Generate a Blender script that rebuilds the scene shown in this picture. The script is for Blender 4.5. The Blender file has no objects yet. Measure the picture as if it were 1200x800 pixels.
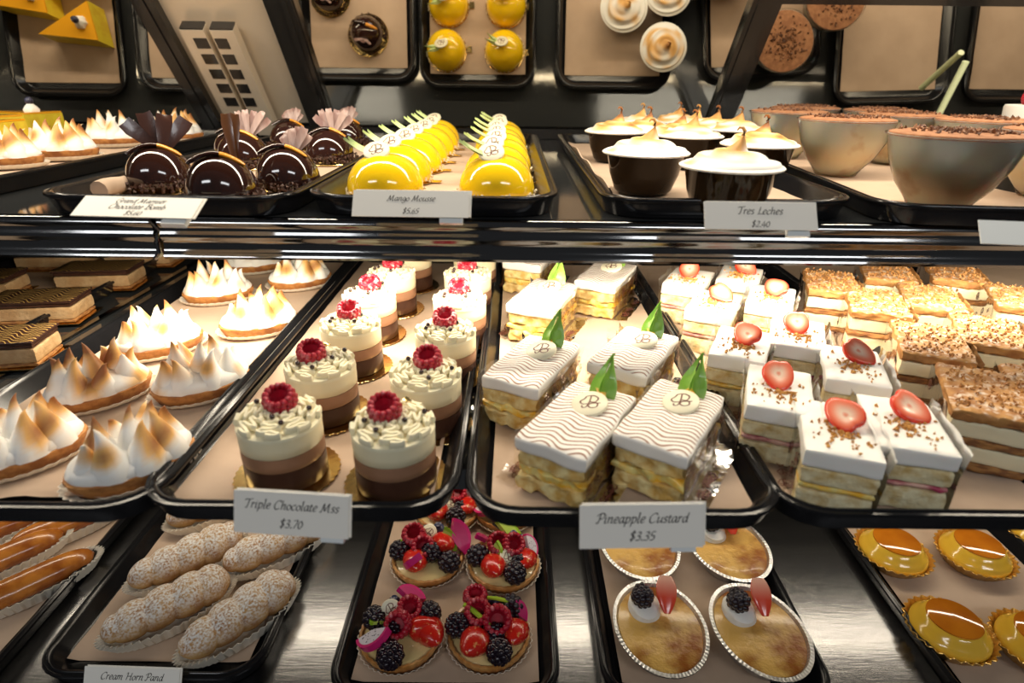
import bpy, bmesh, math, random
from math import pi, sin, cos, tan, atan2, sqrt, radians, hypot, exp
from mathutils import Vector, Matrix, noise, Euler

random.seed(7)
C = bpy.context.scene.collection
SC = bpy.context.scene

# ------------------------------------------------------------------ camera
CAM = Vector((0, 0, 1.30)); FPX = 690.0; PITCH = radians(24.2); ROLL = radians(0.6)
cd = bpy.data.cameras.new('camera'); cam = bpy.data.objects.new('camera', cd); C.objects.link(cam)
fwd = Vector((0, cos(PITCH), -sin(PITCH))); rgt = Vector((1, 0, 0)); upv = rgt.cross(fwd)
r2 = rgt * cos(ROLL) + upv * sin(ROLL); u2 = upv * cos(ROLL) - rgt * sin(ROLL)
M = Matrix((r2, u2, -fwd)).transposed().to_4x4(); M.translation = CAM
cam.matrix_world = M
cd.sensor_width = 36; cd.lens = FPX / 1200 * 36; cd.clip_start = 0.02; cd.clip_end = 50
cd.dof.use_dof = True; cd.dof.focus_distance = 0.66; cd.dof.aperture_fstop = 5.0
SC.camera = cam

# ------------------------------------------------------------------ light
SC.view_settings.view_transform = 'Standard'; SC.view_settings.look = 'None'
SC.view_settings.gamma = 1; SC.view_settings.exposure = 0.0; SC.view_settings.use_curve_mapping = False
w = bpy.data.worlds.new('world'); SC.world = w; w.use_nodes = True
w.node_tree.nodes['Background'].inputs[0].default_value = (0.92, 0.95, 1.0, 1)
w.node_tree.nodes['Background'].inputs[1].default_value = 0.055

def area(name, loc, sx, sy, energy, col, rot=(0, 0, 0), spread=180):
    l = bpy.data.lights.new(name, 'AREA'); l.shape = 'RECTANGLE'; l.size = sx; l.size_y = sy
    l.energy = energy; l.color = col; l.spread = radians(spread)
    o = bpy.data.objects.new(name, l); C.objects.link(o); o.location = loc; o.rotation_euler = rot
    return o
WARM = (1.0, 0.87, 0.68)
area('canopy_lamp', (0, 0.70, 1.62), 2.4, 0.04, 16.0, WARM, (radians(-4), 0, 0))
for rx in (-1.4, 1.2): area('added_room_fill', (rx, -1.3, 2.5), 1.3, 0.25, 12.0, (.97, .98, 1.0), (radians(38), 0, 0))  # unseen fill lights added behind the camera to soften fronts and highlight the rail
area('upper_shelf_lamp', (0.36, 0.60, 1.139), 1.72, 0.02, 7.8, WARM, (radians(14), 0, 0))
area('middle_shelf_lamp', (0, 0.66, 0.975), 2.4, 0.02, 3.0, WARM, (radians(8), 0, 0))

# ------------------------------------------------------------------ placing: a point of the photograph on a level surface
def at(px, py, z):
    d = fwd * FPX + r2 * (px - 600) + u2 * (400 - py)
    t = (z - CAM.z) / d.z
    return CAM + d * t

# ------------------------------------------------------------------ materials
MATS = {}
def mat(name, col=(.8, .8, .8), rough=.5, metal=0, col2=None, ns=60, nlo=.4, nhi=.6, bump=0, bs=200, coat=0,
        attr=False, sss=0, spec=.5, trans=0, ior=1.45, stretch=None, emit=0, sheen=0):
    if name in MATS: return MATS[name]
    m = bpy.data.materials.new(name); m.use_nodes = True; nt = m.node_tree; N = nt.nodes; L = nt.links
    b = N['Principled BSDF']
    b.inputs['Base Color'].default_value = (*col, 1); b.inputs['Roughness'].default_value = rough
    b.inputs['Metallic'].default_value = metal; b.inputs['Coat Weight'].default_value = coat
    b.inputs['Coat Roughness'].default_value = .08
    b.inputs['Specular IOR Level'].default_value = spec
    b.inputs['Transmission Weight'].default_value = trans; b.inputs['IOR'].default_value = ior
    if sss:
        b.inputs['Subsurface Weight'].default_value = sss; b.inputs['Subsurface Radius'].default_value = (1, .7, .5)
        b.inputs['Subsurface Scale'].default_value = .006
    if emit:
        b.inputs['Emission Color'].default_value = (*col, 1); b.inputs['Emission Strength'].default_value = emit
    tc = N.new('ShaderNodeTexCoord'); vec = tc.outputs['Object']
    if stretch:
        mp = N.new('ShaderNodeMapping'); mp.inputs['Scale'].default_value = stretch; L.new(vec, mp.inputs[0]); vec = mp.outputs[0]
    src = None
    if attr:
        a = N.new('ShaderNodeVertexColor'); a.layer_name = 'col'; src = a.outputs[0]
        L.new(src, b.inputs['Base Color'])
    if col2:
        n = N.new('ShaderNodeTexNoise'); n.inputs['Scale'].default_value = ns; n.inputs['Detail'].default_value = 4
        L.new(vec, n.inputs['Vector'])
        mr = N.new('ShaderNodeMapRange'); mr.inputs[1].default_value = nlo; mr.inputs[2].default_value = nhi
        L.new(n.outputs[0], mr.inputs[0])
        mx = N.new('ShaderNodeMix'); mx.data_type = 'RGBA'
        L.new(mr.outputs[0], mx.inputs[0])
        if src: L.new(src, mx.inputs[6])
        else: mx.inputs[6].default_value = (*col, 1)
        mx.inputs[7].default_value = (*col2, 1)
        L.new(mx.outputs[2], b.inputs['Base Color'])
    if bump:
        n = N.new('ShaderNodeTexNoise'); n.inputs['Scale'].default_value = bs; n.inputs['Detail'].default_value = 3
        L.new(vec, n.inputs['Vector'])
        bp = N.new('ShaderNodeBump'); bp.inputs['Strength'].default_value = bump; bp.inputs['Distance'].default_value = .001
        L.new(n.outputs[0], bp.inputs['Height']); L.new(bp.outputs[0], b.inputs['Normal'])
    MATS[name] = m
    return m

def sugar_mat(name, col, dark, sugar=(.9, .88, .84), ns=180, lo=.42, hi=.6, zlo=.0, zhi=.7, rough=.75):
    """pastry with sugar lying on its upward sides"""
    m = mat(name, col, rough, col2=dark, ns=70, nlo=.35, nhi=.7, bump=.6, bs=260)
    N = m.node_tree.nodes; L = m.node_tree.links; b = N['Principled BSDF']
    old = b.inputs['Base Color'].links[0].from_socket
    g = N.new('ShaderNodeNewGeometry'); s = N.new('ShaderNodeSeparateXYZ'); L.new(g.outputs['Normal'], s.inputs[0])
    mz = N.new('ShaderNodeMapRange'); mz.inputs[1].default_value = zlo; mz.inputs[2].default_value = zhi; L.new(s.outputs[2], mz.inputs[0])
    tc = N.new('ShaderNodeTexCoord'); n = N.new('ShaderNodeTexNoise'); n.inputs['Scale'].default_value = ns; n.inputs['Detail'].default_value = 5
    L.new(tc.outputs['Object'], n.inputs['Vector'])
    mr = N.new('ShaderNodeMapRange'); mr.inputs[1].default_value = lo; mr.inputs[2].default_value = hi; L.new(n.outputs[0], mr.inputs[0])
    mu = N.new('ShaderNodeMath'); mu.operation = 'MULTIPLY'; L.new(mz.outputs[0], mu.inputs[0]); L.new(mr.outputs[0], mu.inputs[1])
    mx = N.new('ShaderNodeMix'); mx.data_type = 'RGBA'; L.new(mu.outputs[0], mx.inputs[0]); L.new(old, mx.inputs[6])
    mx.inputs[7].default_value = (*sugar, 1); L.new(mx.outputs[2], b.inputs['Base Color'])
    return m

def wave_mat(name, base, line, scale, dist, lo, hi, axis='X', rough=.6):
    """white topping crossed by thin wavy lines"""
    m = mat(name, base, rough, bump=.3, bs=120)
    N = m.node_tree.nodes; L = m.node_tree.links; b = N['Principled BSDF']
    tc = N.new('ShaderNodeTexCoord'); sp = N.new('ShaderNodeSeparateXYZ'); L.new(tc.outputs['Object'], sp.inputs[0])
    def mth(op, a, bb):
        n = N.new('ShaderNodeMath'); n.operation = op
        for i, v in enumerate((a, bb)):
            if isinstance(v, (int, float)): n.inputs[i].default_value = v
            elif v is not None: L.new(v, n.inputs[i])
        return n.outputs[0]
    a, o = ('X', 'Y') if axis == 'X' else ('Y', 'X')
    wob = mth('MULTIPLY', mth('SINE', mth('MULTIPLY', sp.outputs[o], 230.0), None), dist)
    nz = N.new('ShaderNodeTexNoise'); nz.inputs['Scale'].default_value = 30; L.new(tc.outputs['Object'], nz.inputs['Vector'])
    wob2 = mth('MULTIPLY', nz.outputs[0], .012)
    ph = mth('MULTIPLY', mth('ADD', mth('ADD', sp.outputs[a], wob), wob2), scale)
    s = mth('SINE', ph, None)
    mr = N.new('ShaderNodeMapRange'); mr.inputs[1].default_value = lo; mr.inputs[2].default_value = hi; L.new(s, mr.inputs[0])
    g = N.new('ShaderNodeNewGeometry'); sz = N.new('ShaderNodeSeparateXYZ'); L.new(g.outputs['Normal'], sz.inputs[0])
    mz = N.new('ShaderNodeMapRange'); mz.inputs[1].default_value = .6; mz.inputs[2].default_value = .9; L.new(sz.outputs[2], mz.inputs[0])
    f = mth('MULTIPLY', mr.outputs[0], mz.outputs[0])
    mx = N.new('ShaderNodeMix'); mx.data_type = 'RGBA'; L.new(f, mx.inputs[0]); mx.inputs[6].default_value = (*base, 1)
    mx.inputs[7].default_value = (*line, 1); L.new(mx.outputs[2], b.inputs['Base Color'])
    return m

def film_mat():
    m = bpy.data.materials.new('clear_film'); m.use_nodes = True; N = m.node_tree.nodes; L = m.node_tree.links
    N.remove(N['Principled BSDF']); out = N['Material Output']
    t = N.new('ShaderNodeBsdfTransparent'); t.inputs[0].default_value = (.97, .96, .94, 1)
    g = N.new('ShaderNodeBsdfGlossy'); g.inputs['Roughness'].default_value = .12
    fr = N.new('ShaderNodeFresnel'); fr.inputs[0].default_value = 1.5
    tc = N.new('ShaderNodeTexCoord'); nz = N.new('ShaderNodeTexNoise'); nz.inputs['Scale'].default_value = 70; L.new(tc.outputs['Object'], nz.inputs['Vector'])
    bp = N.new('ShaderNodeBump'); bp.inputs['Strength'].default_value = .6; bp.inputs['Distance'].default_value = .0015; L.new(nz.outputs[0], bp.inputs['Height'])
    L.new(bp.outputs[0], g.inputs['Normal'])
    ad = N.new('ShaderNodeMath'); ad.operation = 'ADD'; ad.inputs[1].default_value = .015; L.new(fr.outputs[0], ad.inputs[0])
    mx = N.new('ShaderNodeMixShader'); L.new(ad.outputs[0], mx.inputs[0]); L.new(t.outputs[0], mx.inputs[1]); L.new(g.outputs[0], mx.inputs[2])
    L.new(mx.outputs[0], out.inputs[0])
    return m
FILM = film_mat()
CUPF = FILM.copy(); CUPF.name = 'clear_cup_plastic'; CUPF.node_tree.nodes['Bump'].inputs['Strength'].default_value = 0; CUPF.node_tree.nodes['Math'].inputs[1].default_value = .0; CUPF.node_tree.nodes['Fresnel'].inputs[0].default_value = 1.35

K = {}
K['tray'] = mat('black_plastic', (.008, .008, .009), .20, bump=.04, bs=90, spec=.4)
K['paper'] = mat('tan_paper', (.52, .385, .28), .8, col2=(.46, .335, .24), ns=14, bump=.25, bs=40)
K['white_paper'] = mat('white_paper', (.82, .78, .70), .7, bump=.1, bs=80)
K['steel'] = mat('brushed_steel', (.34, .34, .34), .24, 1, col2=(.22, .22, .23), ns=3, nlo=.3, nhi=.7, bump=.10, bs=40, stretch=(1, 12, 1))
K['chrome'] = mat('polished_rail', (.22, .22, .22), .10, 1, bump=.05, bs=5)
K['dark_metal'] = mat('black_metal', (.018, .017, .016), .22, bump=.1, bs=30, coat=.4)
K['dark_glass'] = mat('dark_shelf_glass', (.03, .032, .033), .07, coat=.5)
K['mirror'] = mat('mirror', (.70, .66, .57), .012, 1)
K['panel_steel'] = mat('satin_panel', (.74, .64, .50), .34, .35, bump=.2, bs=12, stretch=(4, 1, 1))
K['card'] = mat('card', (.92, .89, .81), .6, bump=.05, bs=60)
K['ink'] = mat('ink', (.03, .025, .025), .6)
K['brown_ink'] = mat('brown_ink', (.16, .05, .03), .5)
K['gold'] = mat('gold_card', (.83, .58, .22), .16, 1, bump=.2, bs=120)
K['attr'] = mat('painted_food', rough=.5, attr=True, bump=.25, bs=220)
K['attr_gloss'] = mat('painted_glossy_food', rough=.22, attr=True, bump=.12, bs=260, coat=.4)
K['meringue'] = mat('meringue', rough=.55, attr=True, bump=.12, bs=150, sss=.12)
K['crust'] = mat('tart_crust', (.50, .22, .06), .7, col2=(.30, .11, .03), ns=90, bump=.8, bs=220)
K['tart_shell'] = mat('fruit_tart_shell', (.72, .38, .12), .45, col2=(.50, .21, .05), ns=60, bump=.5, bs=150, coat=.3)
K['dark_choc'] = mat('dark_chocolate_mousse', (.045, .017, .010), .35, col2=(.07, .03, .018), ns=40, bump=.2, bs=80)
K['milk_choc'] = mat('milk_chocolate_mousse', (.30, .155, .085), .45, col2=(.36, .19, .11), ns=40, bump=.2, bs=80)
K['white_mousse'] = mat('white_chocolate_mousse', (.86, .77, .52), .5, bump=.25, bs=90, sss=.1)
K['cream'] = mat('piped_cream', (.88, .81, .57), .5, bump=.15, bs=120, sss=.1)
K['white_cream'] = mat('whipped_cream', (.88, .86, .80), .5, bump=.25, bs=110, sss=.1)
K['rasp'] = mat('raspberry', (.40, .008, .026), .3, col2=(.75, .25, .28), ns=120, nlo=.56, nhi=.72, coat=.3, sss=.1)
K['rasp_dusted'] = mat('dusted_raspberry', (.50, .012, .035), .4, col2=(.85, .62, .62), ns=150, nlo=.5, nhi=.66, coat=.2)
K['black'] = mat('blackberry', (.012, .006, .012), .18, coat=.6)
K['blue'] = mat('blueberry', (.02, .02, .045), .3, col2=(.08, .09, .16), ns=60, coat=.3)
K['choc_gloss'] = mat('chocolate_glaze', (.028, .010, .007), .08, coat=.8)
K['choc_matt'] = mat('chocolate_crumb', (.06, .024, .014), .6, bump=.4, bs=300)
K['brown_fan'] = mat('brown_chocolate_shard', (.16, .06, .02), .25, bump=.3, bs=90, coat=.3)
K['choc_fan'] = mat('dark_chocolate_shard', (.05, .02, .014), .25, bump=.3, bs=90, coat=.3)
K['mauve_fan'] = mat('marbled_chocolate_shard', (.46, .33, .29), .35, col2=(.24, .13, .11), ns=50, bump=.3, bs=90, stretch=(1, 1, .2))
K['peel'] = mat('candied_peel', (.80, .33, .03), .25, bump=.4, bs=180, coat=.5)
K['yellow_glaze'] = mat('yellow_glaze', (.93, .60, .008), .11, coat=.7, sss=.05)
K['coconut'] = mat('coconut', (.85, .76, .55), .7)
K['disc'] = mat('white_chocolate_disc', (.83, .78, .58), .4, bump=.05, bs=50)
K['green'] = mat('pineapple_leaf', (.22, .47, .05), .35, col2=(.42, .62, .15), ns=40, stretch=(1, 1, .3), coat=.2)
K['pale_green'] = mat('pale_leaf', (.50, .66, .20), .4, col2=(.72, .80, .45), ns=40)
K['cup'] = mat('smoked_cup', (.018, .010, .004), .06, spec=.2)
K['sponge'] = mat('sponge', (.84, .70, .34), .85, col2=(.66, .40, .10), ns=110, nlo=.35, nhi=.65, bump=1, bs=300)
K['sponge2'] = mat('pale_sponge', (.82, .73, .46), .85, col2=(.58, .40, .15), ns=110, nlo=.4, nhi=.7, bump=1, bs=300)
K['custard'] = mat('pineapple_filling', (.90, .50, .04), .3, col2=(.82, .70, .26), ns=90, nlo=.4, nhi=.6, bump=.8, bs=160, coat=.3)
K['jam'] = mat('berry_jam', (.42, .05, .10), .3, col2=(.75, .45, .35), ns=60)
K['wavy'] = wave_mat('wavy_topping', (.87, .84, .78), (.26, .10, .045), 1250, .0024, .25, .85, 'Y')
K['golddot'] = wave_mat('gilt_chocolate', (.045, .020, .014), (.50, .32, .09), 1150, .0050, .62, .85, 'Y', .3)
K['flake'] = sugar_mat('puff_pastry', (.52, .27, .08), (.30, .12, .035), zlo=.3, zhi=.9, lo=.50, hi=.78, sugar=(.82, .74, .62))
K['pastry_layer'] = mat('baked_pastry_layer', (.42, .20, .06), .75, col2=(.22, .09, .03), ns=120, bump=1, bs=260, stretch=(1, 1, 4))
K['crumb'] = mat('golden_crumb', (.62, .32, .08), .8, col2=(.34, .14, .03), ns=200)
K['horn'] = sugar_mat('sugared_horn', (.60, .36, .13), (.36, .16, .05), sugar=(.86, .83, .78), zlo=-.25, zhi=.75, lo=.36, hi=.60, ns=420)
K['eclair'] = mat('glazed_pastry', (.55, .20, .03), .25, col2=(.30, .08, .012), ns=35, bump=.4, bs=90, coat=.5)
K['pleat'] = mat('pleated_paper', (.80, .74, .62), .55)
K['foil'] = mat('foil', (.70, .70, .70), .34, 1, bump=.5, bs=160)
K['goldfoil'] = mat('gold_foil_cup', (.70, .42, .10), .3, .6, bump=.4, bs=160)
K['flan'] = mat('flan_custard', (.86, .52, .05), .16, coat=.5, sss=.1)
K['caramel'] = mat('caramel', (.62, .20, .012), .07, col2=(.50, .14, .01), ns=20, coat=.9)
K['brulee'] = mat('burnt_custard', (.72, .43, .11), .32, col2=(.30, .09, .012), ns=26, nlo=.44, nhi=.64, bump=1, bs=200, coat=.25)
K['cocoa'] = mat('cocoa_powder', (.40, .19, .09), .85, col2=(.30, .13, .06), ns=120, bump=.5, bs=300)
K['cocoa_chip'] = mat('chocolate_chip', (.10, .04, .02), .6, col2=(.28, .13, .06), ns=90)
K['tira'] = mat('cream_in_cup', rough=.3, sss=.9, attr=True, col2=(.62, .42, .22), ns=26, nlo=.60, nhi=.75)
K['tira'].node_tree.nodes['Principled BSDF'].inputs['Subsurface Scale'].default_value = .04
K['kiwi'] = mat('green_fruit', (.38, .55, .04), .25, coat=.5)
K['lemon_side'] = mat('yellow_cake', (.80, .62, .04), .5, col2=(.70, .48, .03), ns=50, bump=.4)
K['orange_top'] = mat('orange_jelly', (.85, .40, .02), .15, coat=.6)
K['bulb'] = mat('lamp_diffuser', (1, .88, .7), .5, emit=1.5)
K['straw'] = mat('green_straw', (.78, .90, .55), .3, coat=.3)
K['clear'] = mat('clear_plastic', (.8, .84, .84), .12, trans=.0, coat=.5)

# ------------------------------------------------------------------ mesh builder
class MB:
    def __init__(s): s.v = []; s.f = []; s.c = []; s.col = (1, 1, 1)
    def add(s, vs, fs, cols=None):
        n = len(s.v); s.v += [tuple(v) for v in vs]; s.f += [tuple(i + n for i in f) for f in fs]
        s.c += list(cols) if cols else [s.col] * len(vs)
        return s
    def loft(s, rings, closed=True, cap0=True, cap1=True, cols=None):
        n = len(rings[0]); vs = [p for r in rings for p in r]; fs = []
        for i in range(len(rings) - 1):
            for j in range(n if closed else n - 1):
                k = (j + 1) % n
                fs.append((i * n + j, i * n + k, (i + 1) * n + k, (i + 1) * n + j))
        if closed and cap0: fs.append(tuple(range(n))[::-1])
        if closed and cap1: fs.append(tuple((len(rings) - 1) * n + j for j in range(n)))
        cc = None
        if cols: cc = [cols[i] for i in range(len(rings)) for _ in range(n)]
        return s.add(vs, fs, cc)
    def lathe(s, prof, n=28, sx=1, sy=1, o=(0, 0, 0), rf=None, cap0=True, cap1=True, cols=None):
        rings = []
        for (r, z) in prof:
            ring = []
            for j in range(n):
                a = 2 * pi * j / n; k = rf(a, r, z) if rf else 1
                ring.append((o[0] + cos(a) * r * sx * k, o[1] + sin(a) * r * sy * k, o[2] + z))
            rings.append(ring)
        return s.loft(rings, True, cap0, cap1, cols)
    def tube(s, pts, rad, n=8, flat=1.0, cols=None):
        pts = [Vector(p) for p in pts]; rings = []
        if not isinstance(rad, (list, tuple)): rad = [rad] * len(pts)
        up = Vector((0, 0, 1)); cc = []
        for i, p in enumerate(pts):
            t = (pts[min(i + 1, len(pts) - 1)] - pts[max(i - 1, 0)]).normalized()
            a = t.cross(up)
            if a.length < .05: a = t.cross(Vector((0, 1, 0)))
            a.normalize(); b = a.cross(t).normalized()
            rings.append([p + a * cos(q) * rad[i] + b * sin(q) * rad[i] * flat for q in [2 * pi * j / n for j in range(n)]])
        return s.loft(rings, cols=cols)
    def box(s, x0, x1, y0, y1, z0, z1):
        vs = [(x, y, z) for z in (z0, z1) for y in (y0, y1) for x in (x0, x1)]
        return s.add(vs, [(0, 2, 3, 1), (4, 5, 7, 6), (0, 1, 5, 4), (2, 6, 7, 3), (0, 4, 6, 2), (1, 3, 7, 5)])
    def slab(s, w, d, z0, z1, nx=8, ny=12, rough=.0008, rnd=.002, seed=0, freq=120, nz=2, o=(0, 0)):
        """rounded-edge slab with an uneven, food-like surface"""
        bm = bmesh.new()
        bmesh.ops.create_cube(bm, size=1)
        bmesh.ops.subdivide_edges(bm, edges=bm.edges, cuts=max(nx, 3), use_grid_fill=True)
        vs = []
        h = z1 - z0; k = min(rnd, h * .45)
        for v in bm.verts:
            p = Vector((v.co.x * w, v.co.y * d, v.co.z * h))
            q = Vector((max(-w / 2 + k, min(w / 2 - k, p.x)), max(-d / 2 + k, min(d / 2 - k, p.y)), max(-h / 2 + k, min(h / 2 - k, p.z))))
            e = p - q
            if e.length > k: p = q + e.normalized() * k
            nn = noise.noise_vector((p + Vector((seed, seed * 1.7, z0 * 10))) * freq)
            p = p + nn * rough
            vs.append((p.x + o[0], p.y + o[1], p.z + (z0 + z1) / 2))
        bm.verts.index_update()
        fs = [[v.index for v in f.verts] for f in bm.faces]
        bm.free()
        return s.add(vs, fs)
    def ball(s, c, r, sx=1, sy=1, sz=1, n=8, m=6, rot=None):
        rings = []
        for i in range(m + 1):
            t = pi * i / m; t = min(max(t, .12), pi - .12)
            ring = []
            for j in range(n):
                a = 2 * pi * j / n
                p = Vector((cos(a) * sin(t) * r * sx, sin(a) * sin(t) * r * sy, -cos(t) * r * sz))
                if rot: p = rot @ p
                ring.append((c[0] + p.x, c[1] + p.y, c[2] + p.z))
            rings.append(ring)
        return s.loft(rings)
    def bits(s, spots, size, seed=1):
        """small irregular crumbs"""
        rr = random.Random(seed)
        for (x, y, z) in spots:
            k = size * rr.uniform(.6, 1.4)
            q = Euler((rr.uniform(0, 6), rr.uniform(0, 6), rr.uniform(0, 6))).to_matrix()
            vs = [q @ Vector(p) * k + Vector((x, y, z)) for p in ((-1, -.5, -.4), (1, -.6, -.3), (.1, .8, -.5), (-.2, .1, .6), (.6, .4, .4))]
            s.add(vs, [(0, 2, 1), (0, 1, 3), (1, 4, 3), (1, 2, 4), (2, 3, 4), (2, 0, 3)])
        return s
    def xf(s, mtx, start=0):
        s.v[start:] = [tuple(mtx @ Vector(v)) for v in s.v[start:]]
        return s
    def mesh(s, name, m, smooth=True, colors=False):
        me = bpy.data.meshes.new(name); me.from_pydata(s.v, [], s.f); me.materials.append(m)
        if smooth:
            me.polygons.foreach_set('use_smooth', [True] * len(me.polygons))
            me.set_sharp_from_angle(angle=radians(50))
        if colors or m in (K['attr'], K['attr_gloss'], K['meringue'], K['tira']):
            ca = me.color_attributes.new('col', 'FLOAT_COLOR', 'POINT')
            ca.data.foreach_set('color', [x for c in s.c for x in (c[0], c[1], c[2], 1.0)])
        me.update()
        return me
    def build(s, name, m, parent=None, smooth=True, loc=None, rot=None):
        o = bpy.data.objects.new(name, s.mesh(name, m, smooth)); C.objects.link(o)
        if parent: o.parent = parent
        if loc is not None: o.location = loc
        if rot is not None: o.rotation_euler = rot
        return o

def tag(o, label, cat, group=None, kind=None):
    o['label'] = label; o['category'] = cat
    if group: o['group'] = group
    if kind: o['kind'] = kind
    return o
def empty(name, loc=(0, 0, 0), rz=0):
    o = bpy.data.objects.new(name, None); C.objects.link(o); o.location = loc; o.rotation_euler = (0, 0, rz)
    o.empty_display_size = .02
    return o
def kids(o): return [c for c in bpy.data.objects if c.parent == o]
def copy_tree(o, parent=None, tree=None):
    c = o.copy(); C.objects.link(c)
    if parent: c.parent = parent
    for ch in TREE.get(o.name, None) or kids(o): copy_tree(ch, c)
    return c
TREE = {}
class Kind:
    """a kind of thing: the first spot takes the model itself, later ones take copies of it and of its parts"""
    def __init__(s, makers): s.makers = makers; s.first = {}
    def put(s, loc, rz, label, cat, group, v=0):
        v = v % len(s.makers)
        if v not in s.first: o = s.makers[v](); s.first[v] = o
        else: o = copy_tree(s.first[v])
        o.location = loc; o.rotation_euler = (0, 0, rz)
        return tag(o, label, cat, group)

def inst(name, me, parent, loc=(0, 0, 0), rot=(0, 0, 0), sc=1):
    o = bpy.data.objects.new(name, me); C.objects.link(o); o.parent = parent
    o.location = loc; o.rotation_euler = rot; o.scale = (sc, sc, sc) if not isinstance(sc, tuple) else sc
    return o

# ------------------------------------------------------------------ pen strokes: lettering and the monogram
def catmull(p, n=5):
    if len(p) < 3: return [Vector(q) for q in p]
    q = [Vector(a) for a in p]; q = [q[0] * 2 - q[1]] + q + [q[-1] * 2 - q[-2]]; out = []
    for i in range(1, len(q) - 2):
        for k in range(n):
            t = k / n
            out.append(.5 * ((2 * q[i]) + (q[i + 1] - q[i - 1]) * t + (2 * q[i - 1] - 5 * q[i] + 4 * q[i + 1] - q[i + 2]) * t * t
                             + (3 * q[i] - q[i - 1] - 3 * q[i + 1] + q[i + 2]) * t ** 3))
    out.append(q[-2]); return out
def stroke(mb, pts, wd, nib=radians(35), sm=5, thin=.35, place=None):
    """ribbon drawn with a broad pen held at an angle"""
    P = catmull([(x, y, 0) for x, y in pts], sm)
    nv = Vector((cos(nib), sin(nib), 0)) * wd * .5
    vs = []
    for i, p in enumerate(P):
        t = (P[min(i + 1, len(P) - 1)] - P[max(i - 1, 0)])
        t = t.normalized() if t.length > 0 else Vector((1, 0, 0))
        nn = Vector((-t.y, t.x, 0)) * wd * .5 * thin
        k = nv if nv.dot(nn) >= 0 else -nv
        a = nn + k * (1 - thin)
        vs += [p + a, p - a]
    if place: vs = [place(v) for v in vs]
    mb.add(vs, [(2 * i, 2 * i + 1, 2 * i + 3, 2 * i + 2) for i in range(len(P) - 1)])
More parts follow.
